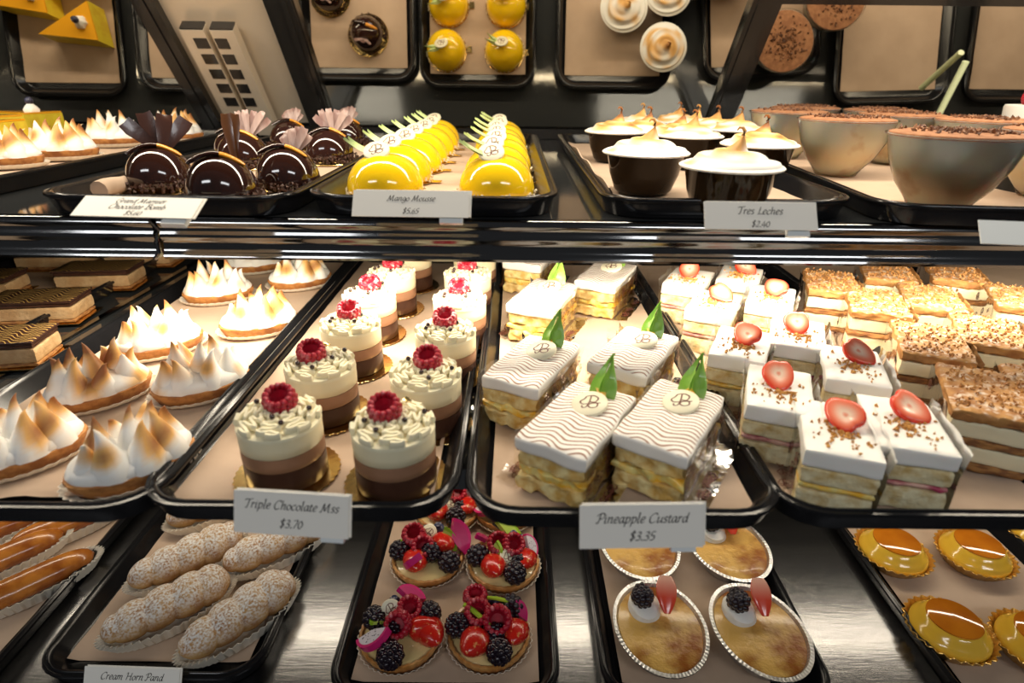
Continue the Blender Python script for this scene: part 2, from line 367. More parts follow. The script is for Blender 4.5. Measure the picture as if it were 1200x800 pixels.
G = {  # width, strokes
 'a': (.46, [[(.38, .40), (.22, .45), (.06, .25), (.12, .02), (.26, .06), (.38, .40)], [(.38, .44), (.35, .08), (.44, .02), (.5, .08)]]),
 'b': (.44, [[(.12, .75), (.08, .40), (.08, .08), (.22, 0), (.38, .16), (.32, .42), (.12, .32)]]),
 'c': (.38, [[(.34, .36), (.24, .45), (.07, .28), (.10, .03), (.24, 0), (.36, .08)]]),
 'd': (.46, [[(.36, .38), (.22, .45), (.06, .25), (.12, .02), (.26, .06), (.38, .35)], [(.42, .76), (.38, .35), (.36, .06), (.46, .03)]]),
 'e': (.38, [[(.08, .22), (.30, .28), (.32, .42), (.18, .45), (.06, .22), (.14, .01), (.34, .08)]]),
 'g': (.44, [[(.36, .40), (.2, .45), (.06, .25), (.14, .04), (.3, .12), (.38, .42)], [(.38, .42), (.36, -.1), (.2, -.25), (.02, -.16)]]),
 'h': (.46, [[(.12, .76), (.08, .0)], [(.09, .25), (.26, .45), (.36, .38), (.32, .06), (.44, .03)]]),
 'i': (.24, [[(.04, .38), (.12, .42), (.09, .05), (.20, .02)], [(.13, .60), (.15, .58)]]),
 'l': (.24, [[(.04, .72), (.14, .74), (.08, .10), (.12, .0), (.22, .04)]]),
 'm': (.70, [[(.04, .40), (.12, .44), (.08, .0)], [(.09, .25), (.24, .45), (.34, .38), (.30, 0)], [(.32, .25), (.46, .45), (.57, .38), (.54, .04), (.66, .03)]]),
 'n': (.48, [[(.04, .40), (.12, .44), (.08, .0)], [(.09, .25), (.26, .45), (.37, .38), (.33, .06), (.46, .03)]]),
 'o': (.42, [[(.24, .45), (.06, .28), (.12, .02), (.30, .04), (.38, .28), (.24, .45)]]),
 'p': (.46, [[(.04, .40), (.13, .44), (.06, -.28)], [(.10, .30), (.26, .45), (.40, .32), (.32, .04), (.12, .03)]]),
 'r': (.34, [[(.04, .40), (.12, .44), (.08, .0)], [(.09, .25), (.20, .43), (.34, .40)]]),
 's': (.34, [[(.32, .40), (.18, .46), (.08, .34), (.26, .18), (.22, .02), (.04, .04)]]),
 't': (.28, [[(.15, .58), (.10, .12), (.16, .0), (.28, .05)], [(.02, .42), (.28, .43)]]),
 'u': (.48, [[(.04, .40), (.12, .43), (.08, .10), (.16, .0), (.36, .20)], [(.40, .44), (.36, .06), (.48, .03)]]),
 'y': (.44, [[(.04, .40), (.12, .43), (.12, .08), (.22, .02), (.36, .2)], [(.40, .44), (.34, -.1), (.2, -.26), (.04, -.2)]]),
 'T': (.56, [[(.02, .60), (.10, .72), (.36, .70), (.66, .78)], [(.38, .70), (.30, .20), (.26, .0), (.12, .04)]]),
 'C': (.58, [[(.58, .60), (.44, .74), (.14, .56), (.06, .22), (.22, -.02), (.52, .10)]]),
 'M': (.86, [[(-.02, .04), (.10, .02), (.24, .72)], [(.24, .72), (.36, .06)], [(.36, .06), (.66, .74)], [(.66, .74), (.66, .06), (.80, .02)]]),
 'P': (.52, [[(.22, .72), (.16, .20), (.10, .0), (-.04, .06)], [(-.02, .52), (.10, .70), (.40, .76), (.54, .58), (.40, .36), (.2, .34)]]),
 'B': (.58, [[(.20, .72), (.14, .0)], [(.02, .60), (.2, .74), (.46, .72), (.44, .46), (.22, .40)], [(.22, .40), (.52, .36), (.48, .06), (.24, -.02), (.04, .04)]]),
 'H': (.70, [[(.02, .64), (.20, .72), (.12, .0)], [(.62, .74), (.54, .06), (.66, .0)], [(.14, .38), (.60, .40)]]),
 'G': (.60, [[(.56, .62), (.42, .74), (.14, .56), (.06, .2), (.24, -.02), (.50, .10), (.52, .34), (.36, .34)]]),
 'L': (.50, [[(.26, .74), (.16, .10), (.06, .02), (.30, .04), (.54, .02)]]),
 '$': (.44, [[(.38, .58), (.2, .66), (.08, .5), (.34, .24), (.24, .04), (.04, .10)], [(.26, .78), (.16, -.1)]]),
 '.': (.20, [[(.04, .00), (.16, .05)], [(.04, .06), (.16, .0)]]),
 '0': (.44, [[(.26, .64), (.08, .42), (.10, .06), (.28, .02), (.40, .34), (.26, .64)]]),
 '2': (.42, [[(.08, .52), (.22, .66), (.36, .5), (.22, .22), (.04, .02), (.40, .04)]]),
 '3': (.42, [[(.10, .60), (.28, .66), (.34, .48), (.16, .36), (.36, .26), (.28, .02), (.04, .03)]]),
 '4': (.44, [[(.30, .64), (.04, .20), (.42, .22)], [(.32, .44), (.28, -.04)]]),
 '5': (.42, [[(.40, .66), (.18, .64), (.12, .38), (.34, .34), (.32, .06), (.04, .02)]]),
 '6': (.42, [[(.36, .66), (.12, .42), (.10, .06), (.28, .0), (.36, .22), (.24, .36), (.10, .24)]]),
 '7': (.42, [[(.06, .64), (.40, .64), (.14, -.02)]]),
 ' ': (.28, []),
}
def write(mb, text, cx, cy, h, wd=None, z=0.0):
    """one centred line of chancery lettering, h = size"""
    tot = sum(G[ch][0] for ch in text) * h; x = cx - tot / 2
    for ch in text:
        a, st = G[ch]
        for s_ in st:
            stroke(mb, [(x + (px + py * .22) * h, cy + py * h) for px, py in s_], h * .105, sm=4, place=lambda v: Vector((v.x, v.y, z)))
        x += a * h
MONO = [[(-.05, .62), (-.02, .1), (-.10, -.45), (-.32, -.55), (-.42, -.38)],
        [(-.42, .30), (-.30, .58), (.10, .70), (.46, .50), (.36, .12), (.02, .06)],
        [(.02, .06), (.50, .02), (.56, -.32), (.22, -.46), (-.02, -.30), (.10, -.10)],
        [(-.42, .30), (-.62, .0), (-.45, -.22), (-.12, -.16), (.3, -.02), (.72, .08)]]
def monogram(mb, place, size, wd=.11, sm=4):
    for s_ in MONO: stroke(mb, [(x * size, y * size) for x, y in s_], wd * size, sm=sm, place=place, thin=.55)

# ================================================================== the case
ZT, ZM, ZB = 1.30 - .1155, 1.30 - .290, 1.30 - .5626      # the three levels trays stand on
sh = empty('display_case', (0, 0, 0)); tag(sh, 'glass fronted bakery display case of black metal with steel deck', 'display case')
MB().box(-1.25, 1.25, .16, 1.30, ZB - .03, ZB).build('deck', K['steel'], sh, False)
MB().box(-1.25, 1.25, 1.285, 1.30, ZB, 1.235).build('rear_panel', K['dark_metal'], sh, False)
for x in (-1.25, 1.23): MB().box(x, x + .02, .30, 1.285, ZB, 1.8).build('side_panel', K['dark_metal'], sh, False)
MB().box(-1.25, 1.25, .30, .72, 1.80, 1.82).build('canopy', K['dark_metal'], sh, False)
for (y, z) in ((.70, 1.622), ):
    MB().box(-1.2, 1.2, y - .03, y + .03, z + .006, z + .03).build('lamp_housing', K['dark_metal'], sh, False)
for x in (-1.15, 1.13): MB().box(x, x + .02, .69, .71, 1.65, 1.80).build('lamp_bracket', K['dark_metal'], sh, False)

def front_rail(mb, x0, x1, y, z):
    prof = [(0, .000), (-.003, -.0015), (-.0042, -.006), (-.0015, -.010), (-.0015, -.014), (-.0035, -.016), (-.0035, -.020), (-.001, -.023),
            (-.001, -.031), (-.0035, -.034), (-.0052, -.038), (-.004, -.0405), (-.001, -.0405), (.004, -.0405), (.004, 0)]
    rings = [[(x, y + a, z + b * .92) for a, b in prof] for x in (x0, x1)]
    mb.loft(rings)
top = empty('upper_shelf', (0, 0, 0)); tag(top, 'dark glass upper shelf with polished ridged metal front rail', 'shelf')
MB().box(-1.225, 1.225, .524, 1.285, ZT - .010, ZT).build('shelf_panel', K['dark_glass'], top, False)
m = MB(); front_rail(m, -1.225, -.320, .518, ZT - .0); m.build('front_rail', K['chrome'], top)
m = MB(); front_rail(m, -.314, 1.225, .518, ZT - .0); m.build('front_rail', K['chrome'], top)
m = MB(); m.tube([(-.319, .513, ZT - .002), (-.3155, .517, ZT - .013), (-.319, .515, ZT - .022), (-.3175, .513, ZT - .031), (-.322, .512, ZT - .0370)], .0018, 6)
m.build('rail_joint', K['steel'], top)
MB().box(-1.2, 1.2, .58, .62, ZT - .036, ZT - .010).build('lamp_housing', K['dark_metal'], top, False)
mid = empty('middle_shelf', (0, 0, 0)); tag(mid, 'dark glass middle shelf below the ridged rail, holding the second row of trays', 'shelf')
MB().box(-1.225, 1.225, .40, 1.285, ZM - .010, ZM).build('shelf_panel', K['dark_glass'], mid, False)
MB().box(-1.225, 1.225, .392, .40, ZM - .020, ZM).build('front_rail', K['chrome'], mid, False)
MB().box(-1.2, 1.2, .64, .68, ZM - .033, ZM - .010).build('lamp_housing', K['dark_metal'], mid, False)
for x in (-.535, 0.43):
    MB().box(x, x + .008, .42, 1.28, ZM, ZM + .003).build('shelf_seam', K['chrome'], mid, False)

# the reclined mirror over the rear of the upper shelf, in panels between black bars
MA = radians(52); MC = Vector((0, 1.230, 1.241)); MT = Vector((0, cos(MA), -sin(MA))); MN = Vector((0, -sin(MA), -cos(MA)))
def on_mirror(px, py, off=0.0):
    d = fwd * FPX + r2 * (px - 600) + u2 * (400 - py)
    t = (MC + MN * off - CAM).dot(MN) / d.dot(MN)
    return CAM + d * t
def mirror_box(mb, pts, t0, t1):
    """prism standing on the mirror plane over the polygon pts"""
    a = [p + MN * t0 for p in pts]; b = [p + MN * t1 for p in pts]
    mb.loft([a, b])
def strip(x0a, x1a, ya, x0b, x1b, yb): return [on_mirror(x0a, ya), on_mirror(x1a, ya), on_mirror(x1b, yb), on_mirror(x0b, yb)]
def mplane(x0, x1, s0, s1): return [MC + Vector((x, 0, 0)) + MT * s for x, s in ((x0, s0), (x1, s0), (x1, s1), (x0, s1))]
xb1 = on_mirror(240, 133).x + .008; xb1u = on_mirror(158, 0).x; xb2 = on_mirror(375, 130).x; xb3 = on_mirror(846, 130).x
mr = empty('reclined_mirror', (0, 0, 0)); tag(mr, 'reclined mirror with black frame bars above the rear of the upper shelf', 'mirror')
S0, S1 = -.46, .040
m = MB(); mirror_box(m, mplane(-1.22, xb1, S0, S1), -.006, 0); m.build('mirror_pane', K['mirror'], mr, False)
m = MB(); mirror_box(m, mplane(xb2, xb3, S0, S1), -.006, 0); m.build('mirror_pane', K['mirror'], mr, False)
m = MB(); mirror_box(m, mplane(xb3, 1.22, S0, S1), -.006, 0); m.build('mirror_pane', K['mirror'], mr, False)
m = MB(); mirror_box(m, mplane(xb1, xb2, S0, S1), -.010, -.004); m.build('satin_panel', K['panel_steel'], mr, False)
def bar(cx, wdt, t=.012, s0=S0, s1=S1 + .02):
    m = MB(); mirror_box(m, mplane(cx - wdt / 2, cx + wdt / 2, s0, s1), -.014, t); 
    mirror_box(m, mplane(cx - wdt * .32, cx + wdt * .1, s0, s1), t - .001, t + .003); m.build('frame_bar', K['dark_metal'], mr, False)
bar(on_mirror(240, 133).x + .008, .036); bar(on_mirror(374, 130).x, .050, .010); bar(on_mirror(350, 60).x + .012, .02, .016); bar(on_mirror(846, 130).x, .048)
pt = on_mirror(1060, 2); sv = (pt - MC).dot(MT)
m = MB(); mirror_box(m, mplane(xb3 + .02, 1.22, sv - .035, sv), -.014, .010); m.build('frame_bar', K['dark_metal'], mr, False)
m = MB(); m.box(-1.225, 1.225, 1.255, 1.285, ZT + .001, ZT + .02); m.build('mirror_sill', K['dark_metal'], mr, False)
# slotted steel post in front of the satin panel
po = empty('slotted_post', (0, 0, 0)); tag(po, 'steel post with paired dark slots on the satin panel above the chocolate domes', 'shelf post')
p0 = on_mirror(243, 34, .02); p1 = on_mirror(288, 128, .02)
ax = (p1 - p0); Lp = ax.length; ax.normalize(); sd = MN.cross(ax).normalized()
if sd.x < 0: sd = -sd
def post_box(mb, a0, a1, s0, s1, n0, n1):
    vs = [p0 + ax * a + sd * s_ + MN * n for n in (n0, n1) for s_ in (s0, s1) for a in (a0, a1)]
    mb.add(vs, [(0, 2, 3, 1), (4, 5, 7, 6), (0, 1, 5, 4), (2, 6, 7, 3), (0, 4, 6, 2), (1, 3, 7, 5)])
for s_ in (-.046, .004):
    m = MB(); post_box(m, 0, Lp + .06, s_, s_ + .040, -.016, .004); m.build('channel', K['panel_steel'], po, False)
    m = MB(); post_box(m, -.003, -.0005, s_ + .001, s_ + .039, -.016, .003); m.build('channel_end', K['dark_metal'], po, False)
    for k in range(5):
        a = .014 + k * .030
        m = MB(); post_box(m, a, a + .019, s_ + (.016 if s_ < 0 else .002), s_ + (.039 if s_ < 0 else .023), .0038, .0046); m.build('slot', K['dark_metal'], po, False)

# ------------------------------------------------------------------ trays and liners
def rrect(wd, dp, r, z, n=6):
    pts = []
    for cx, cy, a0 in ((wd / 2 - r, dp / 2 - r, 0), (-wd / 2 + r, dp / 2 - r, 90), (-wd / 2 + r, -dp / 2 + r, 180), (wd / 2 - r, -dp / 2 + r, 270)):
        for k in range(n + 1):
            a = radians(a0 + 90 * k / n); pts.append((cx + cos(a) * r, cy + sin(a) * r, z))
    return pts
TW, TD = .232, .66
def tray_mesh():
    prof = [(.010, 0), (.0065, .0012), (.0035, .012), (.0030, .0150), (.0005, .0155), (0, .017), (.0008, .0185), (.0025, .0188), (.0034, .0178), (.0046, .0180),
            (.0058, .0192), (.0072, .0188), (.0095, .0165), (.0165, .0045), (.020, .0022)]
    rings = [rrect(TW - 2 * i, TD - 2 * i, max(.040 - i * .8, .01), z) for i, z in prof]
    m = MB(); m.loft(rings); return m.mesh('tray', K['tray'])
TRAY = tray_mesh()
def tray(x, yf, z, label, group, rz=0):
    o = bpy.data.objects.new('display_tray', TRAY); C.objects.link(o); o.location = (x, yf + TD / 2, z); o.rotation_euler = (0, 0, rz)
    return tag(o, label, 'tray', group)
def liner(x, yf, z, label, seed=0, wd=.192, dp=.60, curl=0.0, rz=0, yoff=0):
    m = MB(); nx, ny = 16, 40; vs = []
    for j in range(ny + 1):
        for i in range(nx + 1):
            u = i / nx - .5; v = j / ny - .5
            X = u * wd; Y = v * dp
            e = max(abs(u) * 2 - .9, 0) / .1
            h = .0006 * (noise.noise(Vector((X * 40 + seed, Y * 30, seed))) + .8) + e * e * .003 * (1 + .6 * noise.noise(Vector((Y * 25, seed, 2))))
            if curl and v < -.42: h += curl * ((-.42 - v) / .08) ** 2 * (.6 + .8 * noise.noise(Vector((X * 30, seed, 1))))
            vs.append((X, Y, h))
    fs = [(j * (nx + 1) + i, j * (nx + 1) + i + 1, (j + 1) * (nx + 1) + i + 1, (j + 1) * (nx + 1) + i) for j in range(ny) for i in range(nx)]
    n0 = len(vs); vs += [(a, b, c - .0003) for a, b, c in vs]; fs += [tuple(reversed([k + n0 for k in f])) for f in fs]
    m.add(vs, fs)
    o = m.build('paper_liner', K['paper'], None, True, (x, yf + TD / 2 + yoff, z + .0026), (0, 0, rz))
    return tag(o, label, 'baking paper', 'tan paper liners in the trays')
GT, GM, GB = 'black trays on the upper shelf', 'black trays on the middle shelf', 'black trays on the steel deck'
TOPX = [(-.890, .546, 0), (-.635, .535, 0), (-.310, .512, 0), (-.074, .522, 0), (.195, .522, 0), (.462, .498, -5), (.740, .545, -2), (1.01, .54, 0)]
names_top = ['black tray at the far left of the upper shelf, behind the meringue tartlets', 'black tray under the toasted meringue tartlets on the upper shelf',
    'black tray under the glossy chocolate domes', 'black tray under the two rows of yellow domes', 'black tray under the dark cups of toasted meringue',
    'black tray under the cocoa-topped clear cups', 'black tray with the white cup of berries, mostly bare paper', 'black tray at the far right end of the upper shelf']
names_lin = ['bare tan paper behind the yellow wedges', 'tan paper under the upper-shelf meringue tartlets', 'tan paper rolled at its left edge under chocolate domes',
    'tan paper between the two rows of yellow domes', 'tan paper with raised left edge under dark meringue cups', 'tan paper under the cocoa-topped cups',
    'bare tan paper beside the white berry cup', 'tan paper in the far right tray of the upper shelf']
for (x, yf, q), a, b, i in zip(TOPX, names_top, names_lin, range(9)):
    tray(x, yf, ZT, a, GT, radians(q)); liner(x, yf, ZT, b, i, wd=.19, dp=.60, rz=radians(q))
MIDX = [(-.685, .35), (-.365, .318), (-.153, .322), (.082, .318), (.302, .320), (.535, .340), (.80, .36)]
nm = ['black tray of gilt chocolate slices at far left', 'black tray under the large meringue tartlets', 'black tray under the layered chocolate mousse cakes',
      'black tray under the pineapple slices with leaves', 'black tray under the strawberry cream slices', 'black tray under the flaky pastry slices', 'black tray at the far right of the middle shelf']
nl = ['tan paper under the gilt chocolate slices', 'tan paper lifting at its front edge under meringue tartlets', 'tan paper under the mousse cakes',
      'tan paper under the pineapple slices', 'tan paper under the strawberry slices, bare at front right', 'tan paper under the flaky pastry slices', 'tan paper at the far right of the middle shelf']
for (x, yf), a, b, i in zip(MIDX, nm, nl, range(9)):
    tray(x, yf, ZM, a, GM); liner(x, yf, ZM, b, i + 20, curl=.008 if i == 1 else 0, dp=.61)
BOTX = [(-.630, .36), (-.365, .392), (-.064, .372), (.208, .372), (.555, .360), (.80, .36)]
nb = ['black tray of glazed long pastries at lower left', 'black tray of sugared cream horns', 'black tray of round fruit tarts', 'black tray of foil custard dishes',
      'black tray of caramel custards at lower right', 'black tray at the lower right edge']
nbl = ['tan paper under the glazed long pastries', 'tan paper under the cream horns', 'tan paper under the fruit tarts', 'tan paper under the foil custard dishes', 'tan paper under the caramel custards', 'tan paper in the tray at the lower right edge']
for (x, yf), a, b, i in zip(BOTX, nb, nbl, range(9)):
    tray(x, yf, ZB, a, GB); liner(x - (.018 if i == 3 else 0), yf, ZB, b, i + 40, wd=.150 if i == 3 else .19, dp=.60)
for sx in (-1,):   # the rolled paper edge beside the chocolate domes
    m = MB(); m.tube([(-.392, .565 + k * .012, ZT + .014 + .001 * sin(k * 1.3)) for k in range(18)], [.0085 - .0002 * k for k in range(18)], 10)
    tag(m.build('rolled_paper', K['paper']), 'rolled edge of tan paper left of the chocolate domes', 'baking paper')
m = MB()
vs = []; ny = 20
for j in range(ny + 1):
    y = .56 + j * .02
    vs += [(.100 + .002 * sin(j), y, ZT + .004), (.090, y, ZT + .022 + .002 * sin(j * .9)), (.0885, y, ZT + .022 + .002 * sin(j * .9)), (.098, y, ZT + .0036)]
m.add(vs, [(j * 4 + i, j * 4 + (i + 1) % 4, (j + 1) * 4 + (i + 1) % 4, (j + 1) * 4 + i) for j in range(ny) for i in range(4)])
tag(m.build('paper_edge', K['paper']), 'raised edge of tan paper left of the dark meringue cups', 'baking paper')

FLT, FLM, FLB = ZT + .0042, ZM + .0042, ZB + .0042     # where food stands

# ------------------------------------------------------------------ small garnishes
def berry_mesh(name, m_, R=.0095, H=.017, rows=5, hollow=True, dr=.0029, seed=0):
    m = MB(); rr = random.Random(seed)
    for i in range(rows):
        t = i / (rows - 1); z = H * (t * .86 + .05)
        rad = R * (sin(pi * (.20 + .46 * t)) if hollow else max(sin(pi * (.15 + .75 * t)), .2)); 
        n = max(3, int(2 * pi * rad / (dr * 1.55)))
        for j in range(n):
            a = 2 * pi * (j + .5 * (i % 2)) / n
            m.ball((cos(a) * rad, sin(a) * rad, z), dr * rr.uniform(.92, 1.12), n=7, m=5)
    m.lathe([(R * .45, .001), (R * .8, H * .35), (R * .78, H * .72), (R * .5, H * (.45 if hollow else .9))], 12)
    return m.mesh(name, m_)
RASP = berry_mesh('raspberry', K['rasp'], rows=6, dr=.0024); RASP2 = berry_mesh('raspberry_dusted', K['rasp_dusted'], rows=6, dr=.0024)
BLACKB = berry_mesh('blackberry', K['black'], .0085, .019, 6, False, .0031)
m = MB(); m.ball((0, 0, .006), .0065, n=16, m=10); m.lathe([(.0022, .0118), (.0034, .0128), (.0024, .0124), (.001, .0118)], 10); BLUEB = m.mesh('blueberry', K['blue'])
m = MB(); m.ball((0, 0, 0), .0022, n=10, m=7); PEARL = m.mesh('chocolate_pearl', K['choc_gloss'])
def disc_mesh(r=.0125):
    m = MB(); m.lathe([(r * .92, 0), (r, .0006), (r, .0022), (r * .95, .0028), (r * .001, .0028)], 32); return m.mesh('chocolate_disc', K['disc'])
DISC = disc_mesh(.0125)
m = MB(); monogram(m, lambda v: Vector((v.x, v.y, .00295)), .0105); MONOM = m.mesh('monogram', K['brown_ink'], False)
def disc(parent, loc, rot, sc=1.0):
    d = inst('chocolate_disc', DISC, parent, loc, rot, sc); inst('monogram', MONOM, d); return d
def leaf_mesh(L=.034, W=.0065, m_=None, bend=.35, name='pineapple_leaf'):
    m = MB(); rings = []; n = 9
    for i in range(n + 1):
        t = i / n; wv = W * (1 - t ** 1.6) * (.65 + .5 * sin(pi * min(t * 1.3, 1))) + .0002; z = L * t; y = bend * L * t * t
        rings.append([(-wv, y - .002 * (1 - t), z), (0, y + .0016, z), (wv, y - .002 * (1 - t), z), (0, y + .0026, z)])
    m.loft(rings); return m.mesh(name, m_ or K['green'])
LEAF = leaf_mesh(); LEAFP = leaf_mesh(.030, .0050, K['pale_green'], .2)
def berry_cut(name='strawberry_half', R=.0125):
    """halved strawberry lying cut face up"""
    m = MB(); n = 26
    def out(a, k):
        r = R * (1 + .04 * sin(3 * a)) * (1 + .22 * exp(-(min(a, 2 * pi - a) ** 2) / .25)) * (1 - .20 * exp(-((a - pi) ** 2) / .10))
        return (cos(a) * r * k * 1.1, sin(a) * r * k * .95)
    lv = [(.75, -.0032, (.55, .02, .015)), (.97, -.0016, (.62, .02, .012)), (1.0, .0002, (.70, .03, .012)), (.95, .0018, (.74, .05, .02)), (.84, .0024, (.80, .14, .07)), (.62, .0022, (.84, .26, .16)), (.40, .0018, (.88, .50, .36)), (.2, .0010, (.90, .68, .52)), (.05, .0012, (.80, .30, .20))]
    rings = [[(*out(2 * pi * j / n, k), z) for j in range(n)] for k, z, c in lv]
    m.loft(rings, cols=[c for _, _, c in lv])
    return m.mesh(name, K['attr_gloss'])
SBH = berry_cut()
def berry_wedge():
    m = MB(); rings = []; cols = []
    for i in range(11):
        t = i / 10; r = .0100 * sin(pi * (.08 + .80 * t)) ** .7 * (.72 + .35 * t)
        rings.append([(cos(a) * r, sin(a) * r * (.6 if sin(a) > 0 else .35), .031 * t) for a in [2 * pi * j / 14 for j in range(14)]])
        cols.append((.72, .05, .02))
    m.loft(rings)
    m.c = [tuple((.78, .07, .03)[i] * (1 - k) + (.90, .55, .40)[i] * k for i in range(3)) for k in [max(0, min(1, (v[2] - .012) / .018)) * (.9 if v[1] < 0 else .2) for v in m.v]]
    return m.mesh('strawberry_wedge', K['attr_gloss'])
SBW = berry_wedge()

# ------------------------------------------------------------------ oval meringue tartlet
def toast(z, z0, z1, nz, amt):
    t = max(0, min(1, (z - z0) / (z1 - z0))); t = max(0, min(1, t * 1.0 + nz * .9 - (1 - amt)))
    w_, g, b = (.88, .86, .81), (.80, .46, .14), (.30, .11, .03)
    if t < .55: k = t / .55; return tuple(w_[i] * (1 - k) + g[i] * k for i in range(3))
    k = (t - .55) / .45; return tuple(g[i] * (1 - k) + b[i] * k for i in range(3))
def meringue_tartlet(seed, amt):
    def mk():
        rr = random.Random(seed); o = empty('meringue_tartlet')
        a, b = .045, .032
        m = MB(); m.lathe([(.86, .001), (.90, .002), (1.0, .011), (1.0, .0135), (.9, .0145), (.1, .0145)], 60, a, b, rf=lambda t, r, z: 1 + .012 * sin(t * 40)); m.build('crust', K['crust'], o)
        m = MB(); m.lathe([(.90, .0003), (1.04, .0028), (1.10, .0062), (1.085, .0062), (1.02, .0032), (.90, .0008)], 136, a, b, rf=lambda t, r, z: 1 + (.022 if z > .002 else .005) * sin(t * 34), cap0=False, cap1=False); m.build('paper_cup', K['pleat'], o)
        m = MB()
        m.lathe([(.99, .0125), (1.02, .016), (.95, .021), (.7, .026), (.3, .029), (.02, .030)], 36, a * .95, b * .95)
        spots = [(cos(t) * a * .62, sin(t) * b * .58) for t in [2 * pi * (k + .3 * rr.random()) / 8 for k in range(8)]] + [(-.016, .004), (.001, -.004), (.018, .003)]
        for i, (x, y) in enumerate(spots):
            H = rr.uniform(.030, .042) + (.007 if i > 7 else 0); R0 = rr.uniform(.0125, .0158)
            lean = Vector((rr.uniform(-.3, .5), rr.uniform(-.4, .4))); ph = rr.uniform(0, 6); rings = []
            nseg = 12
            for k in range(13):
                t = k / 12; r = R0 * ((1 - t) ** 1.25 * (1 + .35 * sin(pi * t) * (1 - t))) + .0004
                cx = x + lean.x * .020 * t ** 2.4; cy = y + lean.y * .020 * t ** 2.4
                z = .0135 + H * t - .004 * max(0, t - .85) / .15
                rings.append([(cx + cos(q) * r * (1 + .07 * sin(3 * q + ph)), cy + sin(q) * r * (1 + .07 * sin(3 * q + ph)), z) for q in [2 * pi * j / nseg for j in range(nseg)]])
            m.loft(rings)
        m.c = [toast(v[2], .022, .056, 1.5 * noise.noise(Vector(v) * 45 + Vector((seed, 0, 0))), amt) for v in m.v]
        m.build('meringue', K['meringue'], o)
        return o
    return mk
MT_ = Kind([meringue_tartlet(1, .72), meringue_tartlet(2, .88), meringue_tartlet(3, 1.15)])
g = 'oval meringue tartlets on the middle shelf'
for i, (px, py, rz, v, lb) in enumerate([
    (30, 538, 45, 1, 'meringue tartlet cut by the left edge of the photo, frontmost left'),
    (160, 552, 48, 1, 'front meringue tartlet, pale with browned ridges, beside the mousse tray'),
    (120, 466, 46, 2, 'most deeply browned meringue tartlet, at the left rim of its tray'),
    (240, 458, 40, 0, 'white meringue tartlet with one side barely browned, second from front on the right'),
    (190, 410, 42, 0, 'meringue tartlet with white spikes and tan left end, third row left'),
    (306, 386, 30, 1, 'bright toasted meringue tartlet in third row right, against the tray rim'),
    (258, 350, 20, 0, 'white spiky meringue tartlet in fourth row left'),
    (353, 334, 30, 1, 'toasted meringue tartlet just under the metal rail on the right'),
    (300, 316, 20, 0, 'rearmost visible meringue tartlet, cut by the metal rail')]):
    p = at(px, py, FLM); MT_.put(p, radians(rz), lb, 'tartlet', g, v)
g = 'meringue tartlets on the upper shelf'
for i, (px, py, rz, v, lb) in enumerate([
    (6, 196, 15, 1, 'upper-shelf meringue tartlet cut by the left edge of the photo'),
    (76, 186, 12, 1, 'curly browned meringue tartlet second from left on the upper shelf'),
    (137, 171, 14, 0, 'white-sided meringue tartlet on the upper shelf beside the tray rim'),
    (208, 165, 14, 1, 'meringue tartlet seen behind the dark chocolate fan'),
    ]):
    p = at(px, py, FLT); MT_.put(p, radians(rz), lb, 'tartlet', g, v)

# ------------------------------------------------------------------ layered mousse cake
def mousse(seed, dusted):
    def mk():
        rr = random.Random(seed); o = empty('mousse_cake'); R = .0305
        m = MB(); m.lathe([(.0395, 0), (.040, .0006), (.0395, .0014), (.034, .0012), (.001, .0012)], 144, rf=lambda t, r, z: 1 + (.016 * sin(t * 36) if r > .038 else 0)); m.build('gold_board', K['gold'], o)
        def layer(nm_, z0, z1, mt, r=R):
            m = MB(); m.lathe([(r - .001, z0), (r, z0 + .0008), (r + .0002, (z0 + z1) / 2), (r, z1)], 44, rf=lambda t, q, z: 1 + .004 * noise.noise(Vector((cos(t) * 3, sin(t) * 3, z * 60 + seed)))); m.build(nm_, mt, o)
        layer('dark_layer', .0014, .0195, K['dark_choc']); layer('milk_layer', .0195, .0315, K['milk_choc']); layer('white_layer', .0315, .047, K['white_mousse'])
        m = MB(); m.lathe([(R + .0005, .0465), (R + .0002, .049), (R * .8, .0505), (.002, .053)], 40)
        for k in range(8):
            a0 = 2 * pi * k / 8 + seed; pts = []; rad = []
            for i in range(46):
                t = i / 45; r = .006 + (R - .0065) * t; amp = (.0015 + .0090 * t) * .95
                tg = sin(i * pi / 6.4) * amp
                x = cos(a0) * r - sin(a0) * tg; y = sin(a0) * r + cos(a0) * tg
                rr_ = hypot(x, y)
                if rr_ > R - .001: x *= (R - .001) / rr_; y *= (R - .001) / rr_
                pts.append((x, y, .0515 + .0050 * cos(min(rr_ / R, 1) * pi / 2) + .0006 * cos(i * pi / 1.5))); rad.append(.0017 + .0003 * t)
            m.tube(pts, rad, 6, 1.5)
        m.build('piped_cream', K['cream'], o)
        aa = rr.uniform(1.6, 2.6); inst('raspberry', RASP2 if dusted else RASP, o, (cos(aa) * .009, sin(aa) * .011, .0515), (.42, .1, 0), 1.12)
        for k in range(5):
            q = rr.uniform(0, 6.28); r = rr.uniform(.012, .026); inst('chocolate_pearl', PEARL, o, (cos(q) * r, sin(q) * r, .0595 - .05 * r))
        m = MB(); m.bits([(.004, .017, .063)], .0028, seed); m.build('gold_leaf', K['gold'], o)
        return o
    return mk
MO = Kind([mousse(1, False), mousse(2, False), mousse(3, True)])
g = 'layered chocolate mousse cakes'
